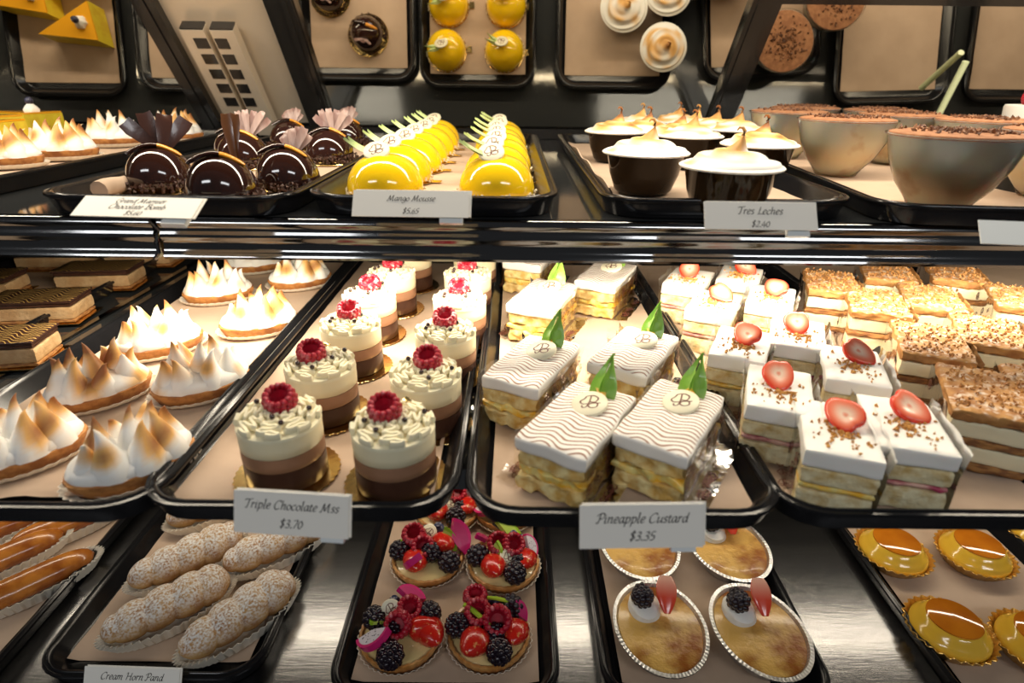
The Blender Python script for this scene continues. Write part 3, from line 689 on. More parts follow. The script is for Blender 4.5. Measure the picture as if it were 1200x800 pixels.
for i, (px, py, v, lb) in enumerate([
    (338, 553, 0, 'front left layered mousse cake with dark raspberry, behind the price card'),
    (466, 562, 1, 'front right layered mousse cake with gold leaf beside its raspberry'),
    (383, 484, 1, 'second layered mousse cake in the left row, cream ruffles and raspberry'),
    (502, 496, 0, 'second layered mousse cake in the right row, nearest the pineapple slices'),
    (416, 430, 2, 'third layered mousse cake in the left row with sugared raspberry'),
    (524, 440, 2, 'third layered mousse cake in the right row with sugared raspberry'),
    (437, 392, 2, 'fourth layered mousse cake in the left row, brightly lit'),
    (540, 397, 2, 'fourth layered mousse cake in the right row, brightly lit'),
    (462, 362, 2, 'fifth layered mousse cake in the left row, top cut by the rail'),
    (549, 364, 2, 'fifth layered mousse cake in the right row, top cut by the rail'),
    (483, 335, 0, 'rearmost visible layered mousse cake of the left row'),
    (557, 338, 0, 'rearmost visible layered mousse cake of the right row')]):
    MO.put(at(px, py, FLM), random.uniform(-.4, .4), lb, 'mousse cake', g, v)

# ------------------------------------------------------------------ slices in printed film
def film(o, wd, dp, h, seed, prints=14, tail=.02, up=.004, sides=(-1, 1), base=.012):
    """clear printed sheet: up both long sides, under the slice, and spread a little around it"""
    rr = random.Random(seed); m = MB(); cols = 18
    def sidept(sx, u, v):   # u along depth 0..1, v bottom..top
        y = (u - .5) * (dp + .002)
        x = sx * (wd / 2 + .0020 + .0012 * noise.noise(Vector((y * 90, v * 4, seed + sx))))
        x += sx * max(0, v - .75) * .010 * (1 + noise.noise(Vector((y * 50, seed, 3 * sx))))
        z = .0006 + (h + up * (1 + noise.noise(Vector((y * 60, seed, sx))))) * v
        return Vector((x, y, z))
    def basept(sx, u, t):
        p = sidept(sx, u, 0); return Vector((p.x + sx * base * t, p.y, .0008 + .0045 * t * (.6 + .8 * noise.noise(Vector((p.y * 80, t * 2, seed + 5 * sx)))))) 
    for sx in sides:
        vs = [sidept(sx, i / cols, j / 5) for j in range(6) for i in range(cols + 1)]
        m.add(vs, [(j * (cols + 1) + i, j * (cols + 1) + i + 1, (j + 1) * (cols + 1) + i + 1, (j + 1) * (cols + 1) + i) for j in range(5) for i in range(cols)])
        if base:
            vs = [basept(sx, i / cols, j / 3) for j in range(4) for i in range(cols + 1)]
            m.add(vs, [(j * (cols + 1) + i, j * (cols + 1) + i + 1, (j + 1) * (cols + 1) + i + 1, (j + 1) * (cols + 1) + i) for j in range(3) for i in range(cols)])
        if tail:   # loose crumpled tail at the rear end of the sheet
            vs = []
            for j in range(6):
                for i in range(6):
                    b = sidept(sx, 1, j / 5); t = i / 5
                    vs.append(b + Vector((sx * tail * t, .004 * sin(t * 7 + j), .0018 * sin(t * 9 + j * 2) - .006 * t * t * (j / 5))))
            m.add(vs, [(j * 6 + i, j * 6 + i + 1, (j + 1) * 6 + i + 1, (j + 1) * 6 + i) for j in range(5) for i in range(5)])
    f = m.build('film', FILM, o)
    m = MB()
    for k in range(prints):
        sx = sides[k % len(sides)]; u = (k + .5) / prints; v = (.3, .72, .5)[(k // 2) % 3] + rr.uniform(-.08, .08); q = rr.uniform(-.5, .5); s_ = .0075
        c = sidept(sx, u, v) + Vector((sx * .0003, 0, 0))
        monogram(m, lambda p: c + Vector((0, sx * (p.x * cos(q) - p.y * sin(q)), p.x * sin(q) + p.y * cos(q))), s_, .15, 2)
    if base:
        for k in range(prints // 2):
            sx = sides[k % len(sides)]; c = basept(sx, rr.uniform(.08, .92), .5) + Vector((0, 0, .0008)); q = rr.uniform(-.5, .5)
            monogram(m, lambda p: c + Vector((p.x * cos(q) - p.y * sin(q), p.x * sin(q) + p.y * cos(q), 0)), .0070, .15, 2)
    x = m.build('printed_monograms', K['brown_ink'], f, False); x['kind'] = 'stuff'
    return f
def pine_slice(seed, leafy=True, wd=.054, dp=.100):
    def mk():
        rr = random.Random(seed); o = empty('pineapple_slice')
        MB().slab(wd, dp, .0010, .015, nx=14, rough=.0030, seed=seed, freq=130).build('sponge', K['sponge'], o)
        MB().slab(wd * 1.02, dp * .99, .0150, .0220, nx=14, rough=.0045, seed=seed + 3, freq=90).build('filling', K['custard'], o)
        MB().slab(wd * .98, dp * .98, .022, .0345, nx=14, rough=.0028, seed=seed + 5, freq=130).build('sponge', K['sponge'], o)
        MB().slab(wd + .0035, dp + .004, .0345, .0480, nx=12, rough=.0018, rnd=.0035, seed=seed + 7, freq=45).build('wavy_topping', K['wavy'], o)
        disc(o, (.002, .014, .0492), (radians(14), radians(-6), .1), 1.15)
        if leafy:
            for sx in (-1, 1): inst('pineapple_leaf', LEAF, o, (.004 + sx * .004, .030, .045), (radians(-12), sx * radians(12), sx * .5), 1.15)
            m = MB(); m.bits([(.004, .031, .0515)], .007, seed); m.build('pineapple_chunk', K['custard'], o, False)
        film(o, wd, dp, .042, seed, 30, tail=.018, base=.017)
        return o
    return mk
PS = Kind([pine_slice(11), pine_slice(12), pine_slice(13)])
g = 'pineapple custard slices'
for i, (px, py, rz, v, lb) in enumerate([
    (676, 545, -30, 0, 'front left pineapple slice with bold brown wavy lines and white disc'),
    (780, 542, -32, 1, 'front right pineapple slice with torn cream corner and upright leaves'),
    (624, 472, -26, 2, 'pineapple slice at the left tray rim in the second row'),
    (740, 458, -30, 0, 'pineapple slice at the right tray rim in the second row'),
    (636, 385, -22, 1, 'pineapple slice in the third row, left, with film spread at its side'),
    (708, 357, -26, 2, 'pineapple slice in the third row, right, close to the rail'),
    (624, 333, -20, 0, 'rearmost pineapple slice, nearly hidden by the rail')]):
    PS.put(at(px, py, FLM), radians(rz), lb, 'cake slice', g, v)

def berry_slice(seed, wd=.050, dp=.078):
    def mk():
        rr = random.Random(seed); o = empty('strawberry_slice')
        MB().slab(wd, dp, .0010, .019, rough=.0012, seed=seed, freq=150).build('sponge', K['sponge2'], o)
        MB().slab(wd * .99, dp * .99, .0195, .0235, rough=.0014, seed=seed + 2, freq=150).build('jam_layer', K['jam'] if seed % 2 else K['custard'], o)
        MB().slab(wd, dp, .024, .037, rough=.0012, seed=seed + 4, freq=150).build('sponge', K['sponge2'], o)
        MB().slab(wd + .001, dp + .001, .0372, .0520, nx=10, rough=.0008, rnd=.0025, seed=seed + 7, freq=60).build('cream_topping', K['white_cream'], o)
        h = inst('strawberry_half', SBH, o, (rr.uniform(-.004, .004), .008 + rr.uniform(-.004, .004), .0595), (Matrix.Rotation(radians(30), 3, 'X') @ Matrix.Rotation(radians(rr.uniform(-14, 14)), 3, 'Y') @ Matrix.Rotation({0: -1.5, 1: 2.2, 2: -.7}[seed % 3], 3, 'Z')).to_euler(), 1.08)
        m = MB(); sp = []
        for k in range(95):
            a = rr.uniform(0, 6.28); r = abs(rr.gauss(.009, .008)); x, y = cos(a) * r, -.010 + sin(a) * r * 1.2
            if abs(x) < wd / 2 - .003 and abs(y) < dp / 2 - .003: sp.append((x, y, .0528))
        m.bits(sp, .0016, seed); c = m.build('crumbs', K['crumb'], o, False); c['kind'] = 'stuff'
        film(o, wd, dp, .052, seed, 20, tail=0, up=.003, base=.004)
        return o
    return mk
SS = Kind([berry_slice(21), berry_slice(22), berry_slice(23)])
ztop = FLM + .055
g = 'strawberry cream slices'
for i, (px, py, rz, v, lb) in enumerate([
    (915, 450, -22, 0, 'strawberry slice at the left of the front group, grey-shaded cream side'),
    (984, 496, -20, 1, 'frontmost strawberry slice, in the middle of the front group'),
    (1062, 490, -16, 2, 'strawberry slice at the right front, heart-shaped berry on top'),
    (870, 398, -26, 1, 'strawberry slice with pale berry and two sponge layers showing, at the left rim'),
    (936, 386, -24, 0, 'strawberry slice with a round pale berry in the middle of the tray'),
    (1001, 422, -20, 2, 'strawberry slice with a white-centred round berry near the right rim'),
    (838, 350, -28, 2, 'strawberry slice with orange-red berry in the third row from front, left rim'),
    (905, 343, -26, 1, 'strawberry slice with pointed red berry in third row right'),
    (808, 322, -28, 0, 'strawberry slice just under the rail at the left rim'),
    (868, 318, -26, 2, 'strawberry slice just under the rail, second from left rim')]):
    p = at(px, py, ztop); p.z = FLM; SS.put(p, radians(rz), lb, 'cake slice', g, v)

def flaky_slice(seed, wd=.059, dp=.092):
    def mk():
        rr = random.Random(seed); o = empty('flaky_slice')
        MB().slab(wd, dp, .0010, .008, rough=.0016, seed=seed, freq=260).build('pastry_layer', MATS['baked_pastry_layer'], o)
        MB().slab(wd * .97, dp * .98, .008, .0225, rough=.0009, seed=seed + 1).build('cream_layer', K['white_mousse'], o)
        MB().slab(wd, dp, .0225, .029, rough=.0018, seed=seed + 2, freq=260).build('pastry_layer', MATS['baked_pastry_layer'], o)
        MB().slab(wd * .97, dp * .98, .029, .0435, rough=.0009, seed=seed + 3).build('cream_layer', K['white_mousse'], o)
        MB().slab(wd + .001, dp + .001, .0435, .053, nx=14, rough=.0022, seed=seed + 4, freq=220).build('flaky_top', K['flake'], o)
        m = MB(); sp = [(rr.uniform(-.47, .47) * wd, rr.uniform(-.47, .47) * dp, .0540 + rr.uniform(0, .0012)) for _ in range(170)]
        m.bits(sp, .0016, seed); c = m.build('pastry_crumbs', K['flake'], o, False); c['kind'] = 'stuff'
        film(o, wd, dp, .050, seed, 10, tail=0, up=.003, base=.003)
        return o
    return mk
FS = Kind([flaky_slice(31), flaky_slice(32), flaky_slice(33)])
g = 'flaky cream slices'
for i, (px, py, rz, v, lb) in enumerate([
    (1158, 455, -26, 0, 'large flaky slice at right with brown crumb top, nearest the empty tray corner'),
    (1092, 395, -24, 1, 'flaky slice in the second row with two thick cream layers facing out'),
    (1028, 350, -22, 2, 'flaky slice at the left rim in the third row'),
    (1162, 385, -26, 1, 'flaky slice with sugared top behind the large right one'),
    (1092, 345, -24, 0, 'flaky slice with pale sugared top in third row, middle'),
    (975, 327, -20, 1, 'flaky slice in shade just under the rail at the left rim'),
    (1040, 315, -22, 0, 'rear flaky slice under the rail, behind the left rim one'),
    (1118, 316, -24, 2, 'rear flaky slice under the rail, third from left rim'),
    (1196, 345, -26, 2, 'flaky slice cut by the right edge of the photo, upper'),
    (1240, 455, -26, 2, 'flaky slice cut by the right edge of the photo, middle')]):
    p = at(px, py, ztop); p.z = FLM; FS.put(p, radians(rz), lb, 'cake slice', g, v)
SS.put((.452, .405, FLM), radians(-8), 'dim slice cut by the right edge of the photo, lowest of them', 'cake slice', g, 0)

# gilt chocolate slices at the far left
def gilt(seed):
    def mk():
        o = empty('chocolate_slice'); wd, dp = .100, .052
        MB().box(-.056, .056, -.030, .030, 0, .0012).build('gold_board', K['gold'], o, False)
        MB().slab(wd, dp, .0014, .006, rough=.0008, seed=seed).build('base_layer', MATS['baked_pastry_layer'], o)
        MB().slab(wd, dp, .006, .022, rough=.0008, seed=seed).build('nougat_layer', mat('nougat', (.56, .38, .20), .7, col2=(.46, .28, .13), ns=60, bump=.8, bs=260), o)
        MB().slab(wd, dp, .022, .027, rough=.0006, seed=seed + 1).build('dark_layer', K['dark_choc'], o)
        MB().slab(wd + .003, dp + .003, .027, .0305, rough=.0004, rnd=.001, seed=seed).build('gilt_top', K['golddot'], o)
        return o
    return mk
GS = Kind([gilt(41)])
g = 'gilt chocolate slices'
for px, py, rz, lb in [(52, 372, 8, 'gilt-printed chocolate slice in the middle of the left tray'), (122, 334, 6, 'gilt-printed chocolate slice behind, beside the tray rim'),
                       (2, 422, 10, 'gilt-printed chocolate slice cut by the left edge, frontmost'), (172, 308, 5, 'rearmost gilt chocolate slice under the rail at right'),
                       (72, 312, 5, 'rearmost gilt chocolate slice under the rail at left'), (-20, 345, 8, 'gilt chocolate slice cut by the left edge, behind the front one')]:
    GS.put(at(px, py, FLM), radians(rz), lb, 'cake slice', g)

# ------------------------------------------------------------------ yellow domes
def ydome(seed, side):
    def mk():
        rr = random.Random(seed); o = empty('yellow_dome'); R = .0385
        m = MB(); m.lathe([(.040, 0), (.0405, .0006), (.040, .0013), (.001, .0013)], 40); m.box(.034, .050, -.006, .006, .0002, .0012); m.build('gold_board', K['gold'], o)
        m = MB(); prof = [(R * .93, .0014), (R, .004)] + [(R * cos(t) ** .9, .006 + .035 * sin(t)) for t in [k * pi / 2 / 12 for k in range(1, 12)]] + [(.0005, .041)]
        m.lathe(prof, 44); m.build('glazed_dome', K['yellow_glaze'], o)
        m = MB(); sp = []
        for k in range(90):
            a = rr.uniform(0, 6.28); sp.append((cos(a) * (R + rr.uniform(0, .002)), sin(a) * (R + rr.uniform(0, .002)), rr.uniform(.002, .007)))
        m.bits(sp, .0013, seed); c = m.build('coconut_crumbs', K['coconut'], o, False); c['kind'] = 'stuff'
        q = radians(168 if side < 0 else 200) if side < 2 else radians(250)
        disc(o, (cos(q) * .006, sin(q) * .006 - .004, .0420), (radians(34), radians(-6), 0), 1.05)
        for k in (-1, 1): inst('leaf', LEAFP, o, (cos(q) * .012, sin(q) * .012, .041), (radians(76), 0, q - pi / 2 + pi + k * .22), .95)
        return o
    return mk
YD = Kind([ydome(51, -1), ydome(52, 1), ydome(53, 2)])
ordn = ['front', 'second', 'third', 'fourth', 'fifth', 'sixth', 'rearmost']
for col_, (xa, xb, nm_) in enumerate(((-.130, -.134, 'left'), (-.016, -.020, 'right'))):
    for k in range(7):
        y = .612 + .0830 * k; x = xa + (xb - xa) * k / 6 + random.uniform(-.003, .003)
        YD.put((x, y, FLT), random.uniform(-.12, .12), 'glossy yellow dome cake with white disc, %s in the %s row' % (ordn[k], nm_), 'dome cake', 'glossy yellow dome cakes', (0, 1)[col_])

# ------------------------------------------------------------------ chocolate domes
def cdome(seed, fan, scr=1):
    def mk():
        rr = random.Random(seed); o = empty('chocolate_dome'); R = .0325
        m = MB(); m.lathe([(.040, 0), (.0405, .0006), (.040, .0013), (.001, .0013)], 40); m.build('gold_board', K['gold'], o)
        m = MB(); prof = [(R * .90, .0014), (R, .006)] + [(R * cos(t) ** .9, .008 + .036 * sin(t)) for t in [k * pi / 2 / 12 for k in range(1, 12)]] + [(.0005, .044)]
        m.lathe(prof, 44); m.build('glazed_dome', K['choc_gloss'], o)
        m = MB(); sp = []
        for k in range(200):
            a = rr.uniform(0, 6.28); q = rr.random(); sp.append((cos(a) * (R + .002 - q * .001 + rr.uniform(0, .004)), sin(a) * (R + .002 + rr.uniform(0, .004)), .0025 + q * .009))
        m.bits(sp, .0019, seed); c = m.build('chocolate_crumbs', K['choc_matt'], o, False); c['kind'] = 'stuff'
        # candied peel laid over the crown, one end dipped in chocolate
        pts = [(-.024 + .048 * t, -.010 + .004 * t, .0375 + .0095 * sin(pi * t) - .003 * t) for t in [k / 12 for k in range(13)]]
        m = MB(); m.tube(pts[:8], [.0022] + [.0032] * 6 + [.003], 8, .7); m.build('dipped_end', K['choc_gloss'], o)
        m = MB(); m.tube(pts[7:], [.003, .0031, .003, .0030, .0028, .0015], 8, .7); m.build('orange_peel', K['peel'], o)
        mt = K['mauve_fan'] if fan in (1, 2) else K['brown_fan'] if fan == 3 else K['choc_fan']; nb_ = 2 if fan == 3 else 4 if fan == 0 else 6
        for k in range(nb_):
            a = radians(-44 + (18 if fan else 27) * k) * (1 if fan != 2 else .8) if nb_ > 2 else radians(-5 + 10 * k); L_ = {0: .046, 1: .038, 2: .028, 3: .050}[fan] * rr.uniform(.85, 1.05); m = MB(); rings = []
            for i in range(6):
                t = i / 5; wv = (.0022 + .0035 * t) * (1.6 if fan == 0 else 1) - (.0018 if i == 5 else 0); jag = rr.uniform(-.002, .002) if i == 5 else 0
                x = sin(a) * L_ * t; z = cos(a) * L_ * t * .95; dx, dz = cos(a) * wv, -sin(a) * wv
                y = .004 + .006 * t * t + .0022 * (k % 2)
                rings.append([(x - dx, y, z - dz + jag), (x, y + .0014, z), (x + dx, y, z + dz + jag * .3), (x, y - .0008 + .0014, z - .0004)])
            m.loft(rings); m.build('fan_blade', mt, o, True, (.004 if fan != 3 else .012, .012, .036), (radians(-10), 0, 0))
        return o
    return mk
CDM = Kind([cdome(61, 0), cdome(62, 1), cdome(63, 2), cdome(64, 3)])
g = 'glossy chocolate dome cakes'
for px, py, v, rz, lb in [(192, 222, 0, .35, 'chocolate dome with tall dark chocolate fan, front left'), (264, 237, 3, .25, 'frontmost chocolate dome with brown shard, behind the price card'),
                      (340, 222, 2, .0, 'chocolate dome with low marbled fan and orange peel, front right'), (288, 195, 1, .0, 'chocolate dome with pale upright fan, second row middle'),
                      (388, 190, 1, .1, 'chocolate dome with pale fan next to the yellow domes')]:
    CDM.put(at(px, py, FLT), rz, lb, 'dome cake', g, v)
for x, y, lb in [(-.385, .86, 'chocolate dome behind the others at left'), (-.292, 1.082, 'chocolate dome standing alone at the rear of its tray, seen in the mirror'), (-.365, 1.01, 'chocolate dome at the top left of the mirror tray, behind the orange-peel one'), ]:
    CDM.put((x, y, FLT), .2, lb, 'dome cake', g, 2)

# ------------------------------------------------------------------ dark cups with meringue
def dcup(seed, amt):
    def mk():
        rr = random.Random(seed); o = empty('meringue_cup')
        m = MB(); m.lathe([(.024, 0), (.027, .0008), (.030, .004), (.036, .020), (.0395, .038), (.0410, .0395), (.0395, .0405), (.036, .0385)], 44); m.build('cup', K['cup'], o)
        m = MB(); m.lathe([(.0405, .0395), (.0445, .0398), (.0452, .0412), (.0435, .0425), (.030, .043)], 44); m.build('cream_rim', K['white_cream'], o)
        m = MB(); rings = []
        for k in range(26):
            t = k / 25; r = .0405 * (1 - t) ** .80 * (1 + .022 * sin(t * 18)) + .0006; z = .0425 + .0125 * sin(t * pi / 2) + .0005 * sin(t * 18 + 1) + (.011 * (max(0, t - .84) / .16) ** 1.3)
            cx = .006 * max(0, t - .75) / .25
            rings.append([(cx + cos(q) * r * (1 + .02 * sin(2 * q + seed)), sin(q) * r * (1 + .02 * cos(3 * q)), z + .0012 * sin(q + t * 14)) for q in [2 * pi * j / 32 for j in range(32)]])
        m.loft(rings)
        cx, z0 = rings[-1][0][0] - .0006, rings[-1][0][2]
        m.tube([(cx, 0, z0 - .001), (cx + .001, 0, z0 + .003), (cx - .001, 0, z0 + .0058), (cx - .004, 0, z0 + .006), (cx - .0055, 0, z0 + .0035)], [.0024, .0018, .0014, .0011, .0006], 7)
        m.c = [toast(v[2], .044, .064, noise.noise(Vector((v[0] * 40, v[1] * 40, v[2] * 160 + seed))), amt) for v in m.v]
        m.build('meringue_swirl', K['meringue'], o)
        return o
    return mk
DC = Kind([dcup(71, .8), dcup(72, 1.15), dcup(73, 1.05)])
g = 'dark cups topped with toasted meringue'
for px, py, v, lb in [(757, 177, 0, 'dark cup with pale meringue, front left of its tray'), (857, 193, 0, 'frontmost dark cup with pale meringue and brown peak, above the price card'),
                 (722, 153, 1, 'dark amber cup at the left tray rim with curled meringue peak'), (890, 168, 1, 'dark cup with browned meringue at the right tray rim'),
                 (808, 158, 2, 'dark meringue cup in the middle of the cluster'), (756, 152, 1, 'dark meringue cup in the third row left'), (862, 151, 2, 'dark meringue cup in the third row right, tall curl'),
                 (795, 156, 1, 'dark meringue cup behind the middle one'), (836, 149, 2, 'dark meringue cup at the rear of the cluster')]:
    p = at(px, py, FLT + .042); p.z = FLT; DC.put(p, random.uniform(-.6, .6), lb, 'dessert cup', g, v)
for x, y, v, lb in [(.286, 1.110, 2, 'rear dark meringue cup, largest in the mirror'), (.207, 1.040, 0, 'dark meringue cup left of the rear one, seen in the mirror'), (.290, 1.010, 0, 'pale meringue cup above the rear one in the mirror')]:
    DC.put((x, y, FLT), .3, lb, 'dessert cup', g, v)

# ------------------------------------------------------------------ cocoa-topped clear cups
def tira(seed):
    def mk():
        rr = random.Random(seed); o = empty('cocoa_cup')
        prof = [(.021, .001), (.029, .008), (.040, .022), (.049, .041), (.0545, .060), (.0560, .066)]
        def cc(i, z): return (.95, .90, .76) if z > .035 else (.90, .76, .54) if z > .018 else (.92, .84, .66)
        m = MB(); m.lathe([(r - .0006, z + .0006) for r, z in prof], 40, cols=[cc(0, z) for r, z in prof]); m.build('cream_filling', K['tira'], o)
        m = MB(); m.lathe([(.024, 0), (.0245, .0008)] + prof[1:] + [(.0580, .0662), (.0580, .0672), (.0563, .0672)], 40, cap1=False); m.build('clear_cup', CUPF, o)
        m = MB(); m.lathe([(.0555, .0650), (.0545, .0680), (.046, .0695), (.001, .0700)], 40); m.build('cocoa_layer', K['cocoa'], o)
        m = MB(); sp = []
        for k in range(190):
            a = rr.uniform(0, 6.28); r = rr.uniform(0, .052) * rr.uniform(.5, 1); sp.append((cos(a) * r, sin(a) * r, .0706))
        m.bits(sp, .0022, seed); c = m.build('chocolate_chips', K['cocoa_chip'], o, False); c['kind'] = 'stuff'
        return o
    return mk
TI = Kind([tira(81), tira(82)])
g = 'clear cups with cocoa and chocolate chips'
for px, py, lb in [(1096, 243, 'frontmost cocoa-topped clear cup, large at right'), (978, 204, 'second cocoa-topped clear cup, left of the front one'), (915, 184, 'rear left cocoa-topped clear cup beside the meringue cups'),
                 (1042, 191, 'cocoa-topped clear cup half hidden behind the front ones'), (1136, 205, 'cocoa-topped clear cup at right, behind the front one')]:
    TI.put(at(px, py, FLT), random.uniform(0, 6), lb, 'dessert cup', g, 0)
for x, y, lb in [(.597, 1.030, 'rear right cocoa-topped cup showing its round top in the mirror'), (.507, 1.105, 'rear left cocoa-topped cup showing in the mirror')]:
    TI.put((x, y, FLT), random.uniform(0, 6), lb, 'dessert cup', g, 0)
p = at(1225, 232, FLT); TI.put(p, 0, 'cocoa-topped clear cup cut by the right edge of the photo', 'dessert cup', g, 1)

# white cup with berries
o = empty('berry_cup', (.712, .86, FLT)); tag(o, 'white cup with red jam stain, topped with strawberry and blackberry', 'dessert cup')
m = MB(); m.lathe([(.026, 0), (.030, .002), (.036, .04), (.040, .080), (.039, .083), (.001, .083)], 40); m.build('cream_filling', K['white_cream'], o)
m = MB(); m.lathe([(.0378, .050), (.0392, .056), (.0384, .062)], 40, rf=lambda t, r, z: 1 + .01 * sin(5 * t)); m.build('jam_band', K['jam'], o)
inst('strawberry_wedge', SBW, o, (-.022, -.005, .080), (-.3, .5, 0), 1.1); inst('blackberry', BLACKB, o, (.000, -.012, .081), (.2, 0, 0), 1.35); inst('blackberry', BLACKB, o, (.018, .006, .081), (.1, .2, 1), 1.3)
inst('raspberry', RASP, o, (-.006, .012, .082))
# pale green straw leaning over the bare tray
a = Vector((.575, .80, ZT + .020)); m = MB(); m.tube([at(1097, 140, ZT + .05), at(1097, 140, ZT + .05).lerp(on_mirror(1132, 72, .012), .5), on_mirror(1132, 72, .012)], .0056, 12)
tag(m.build('straw', K['straw']), 'pale green straw leaning up from behind the cocoa-topped cups', 'straw')
# lemon wedges at far left
def wedge():
    o = empty('lemon_wedge'); pts = [(-.050, -.036), (.060, -.004), (-.050, .036)]
    m = MB(); m.loft([[(x, y, z) for x, y in pts] for z in (.001, .046)]); m.build('yellow_cake', K['lemon_side'], o, False)
    m = MB(); m.loft([[(x * .99, y * .98, z) for x, y in pts] for z in (.0462, .049)]); m.build('orange_jelly', K['orange_top'], o, False)
    m = MB(); m.lathe([(.011, .049), (.012, .052), (.009, .057), (.005, .061), (.001, .064)], 20, o=(-.028, 0, 0), rf=lambda t, r, z: 1 + .1 * sin(6 * t)); m.build('cream_dollop', K['white_cream'], o)
    inst('blueberry', BLUEB, o, (-.028, 0, .060))
    return o
WD = Kind([wedge]); g = 'yellow lemon cake wedges'
for x, y, rz, lb in [(-.855, 1.085, 2.95, 'yellow lemon wedge with cream dollop and blueberry, at the left in the mirror'), (-.945, 1.035, 3.0, 'yellow lemon wedge farther left in the mirror'),
                     (-.845, .99, 2.7, 'yellow lemon wedge at the top of the mirror, cut by the photo edge'), (-.74, .86, 1.2, 'yellow lemon wedge peeking out behind the meringue tartlets')]:
    WD.put((x, y, FLT), rz, lb, 'cake slice', g)

# ------------------------------------------------------------------ cream horns and glazed pastries
def pleated(a, b, h, n=60, name='pleated_cup'):
    m = MB(); N_ = n * 4
    m.lathe([(.80, .0002), (.86, .001), (1.0, h), (.985, h), (.85, .0014), (.80, .0006)], N_, a, b, rf=lambda t, r, z: 1 + (.05 if z > .002 else .015) * sin(t * n))
    return m
def horn(seed, L_=.128, R=.0225):
    def mk():
        rr = random.Random(seed); o = empty('cream_horn')
        pleated(L_ / 2 + .005, R + .007, .016, 48).build('paper_cup', K['pleat'], o)
        m = MB(); rings = []; n = 64
        for i in range(n + 1):
            t = i / n; env = (1 - abs(2 * t - 1) ** 5) ** .5 if 0 < t < 1 else .12
            env = max(env, .12) * (.80 + .28 * t)
            x = (t - .5) * L_; ring = []
            for j in range(28):
                q = 2 * pi * j / 28
                sp = (t * 4.6 + q / (2 * pi) * .55 + seed * .3) % 1
                lump = 1 + .24 * (sin(pi * sp) ** .5 - .6)
                nz = 1 + .05 * noise.noise(Vector((x * 60, cos(q) * 2, sin(q) * 2 + seed)))
                r = R * env * lump * nz
                ring.append((x, cos(q) * r, R * .93 + .001 + sin(q) * r * .92))
            rings.append(ring)
        m.loft(rings); zmin = min(v[2] for v in m.v); m.v = [(v[0], v[1], v[2] - zmin + .0012) for v in m.v]
        m.build('sugared_pastry', K['horn'], o)
        return o
    return mk
HN = Kind([horn(91), horn(92), horn(93)])
def lay(kind, pa, pb, z, lb, cat, g, v=0, sc=None):
    A = at(*pa, z); B = at(*pb, z); c = (A + B) / 2
    o = kind.put(c, atan2(B.y - A.y, B.x - A.x), lb, cat, g, v)
    if sc: o.scale = sc
    return o
g = 'sugared cream horns'
lay(HN, (122, 765), (275, 690), FLB, 'front left sugared cream horn, longest, lying along the tray rim', 'pastry', g, 0)
lay(HN, (208, 790), (352, 690), FLB, 'front right sugared cream horn in wide pleated paper', 'pastry', g, 1)
lay(HN, (158, 698), (285, 640), FLB, 'sugared cream horn behind the front two, at the left rim', 'pastry', g, 2)
lay(HN, (276, 675), (375, 628), FLB, 'sugared cream horn partly under the mousse price card', 'pastry', g, 0)
lay(HN, (212, 622), (300, 580), FLB, 'rear sugared cream horn, beside the corner of the mousse tray', 'pastry', g, 1)
def eclair(seed, L_=.125):
    def mk():
        o = empty('glazed_pastry'); R = .018
        pleated(L_ / 2 + .008, R + .011, .016, 48).build('paper_cup', K['pleat'], o)
        m = MB(); rings = []
        for i in range(31):
            t = i / 30; env = max((1 - abs(2 * t - 1) ** 4) ** .5 if 0 < t < 1 else .1, .1); x = (t - .5) * L_
            rings.append([(x, cos(q) * R * env * (1 + .04 * noise.noise(Vector((x * 40, q, seed)))), R * .8 + .0014 + sin(q) * R * .8 * env) for q in [2 * pi * j / 22 for j in range(22)]])
        m.loft(rings); m.build('glazed_shell', K['eclair'], o)
        return o
    return mk
EC = Kind([eclair(95)]); g = 'glazed long pastries'
lay(EC, (-20, 722), (100, 665), FLB, 'front glazed long pastry at lower left', 'pastry', g)
lay(EC, (-45, 688), (58, 643), FLB, 'second glazed long pastry at lower left', 'pastry', g)
lay(EC, (-60, 652), (38, 615), FLB, 'third glazed long pastry, cut by the left edge', 'pastry', g)
lay(EC, (42, 640), (125, 605), FLB, 'glazed long pastry at right, under the meringue tray', 'pastry', g)

# ------------------------------------------------------------------ fruit tarts
def wedge_fruit(name, body, edge, r=.016, th=.006, ang=150, seeds=False):
    """wedge of fruit with a coloured rind"""
    m = MB(); n = 14; vs = []
    for z in (0, th):
        for k, c in ((.05, body), (.82, body), (.86, edge), (1.0, edge)):
            for i in range(n + 1):
                a = radians(ang) * (i / n - .5); vs.append((cos(a) * r * k, sin(a) * r * k, z)); m.c.append(c)
    m.v = vs; R = n + 1; fs = []
    for L_ in (0, 1):
        for k in range(3):
            for i in range(n):
                q = L_ * 4 * R + k * R + i; f = (q, q + 1, q + R + 1, q + R); fs.append(f if L_ == 0 else f[::-1])
    for i in range(n):
        q = 3 * R + i; fs.append((q, q + 1, q + 4 * R + 1, q + 4 * R))
        q = i; fs.append((q, q + 4 * R, q + 4 * R + 1, q + 1))
    for e in (0, n):
        for k in range(3):
            q = k * R + e; fs.append((q, q + R, q + R + 4 * R, q + 4 * R))
    m.f = fs
    return m.mesh(name, K['attr_gloss'])
DRAG = wedge_fruit('dragon_fruit', (.72, .66, .70), (.62, .02, .16)); KIWI = wedge_fruit('kiwi_slice', (.50, .66, .12), (.30, .50, .03), .018, .0035, 140)
DRAG2 = wedge_fruit('dragon_fruit', (.55, .03, .16), (.66, .02, .18), .017, .006, 130)
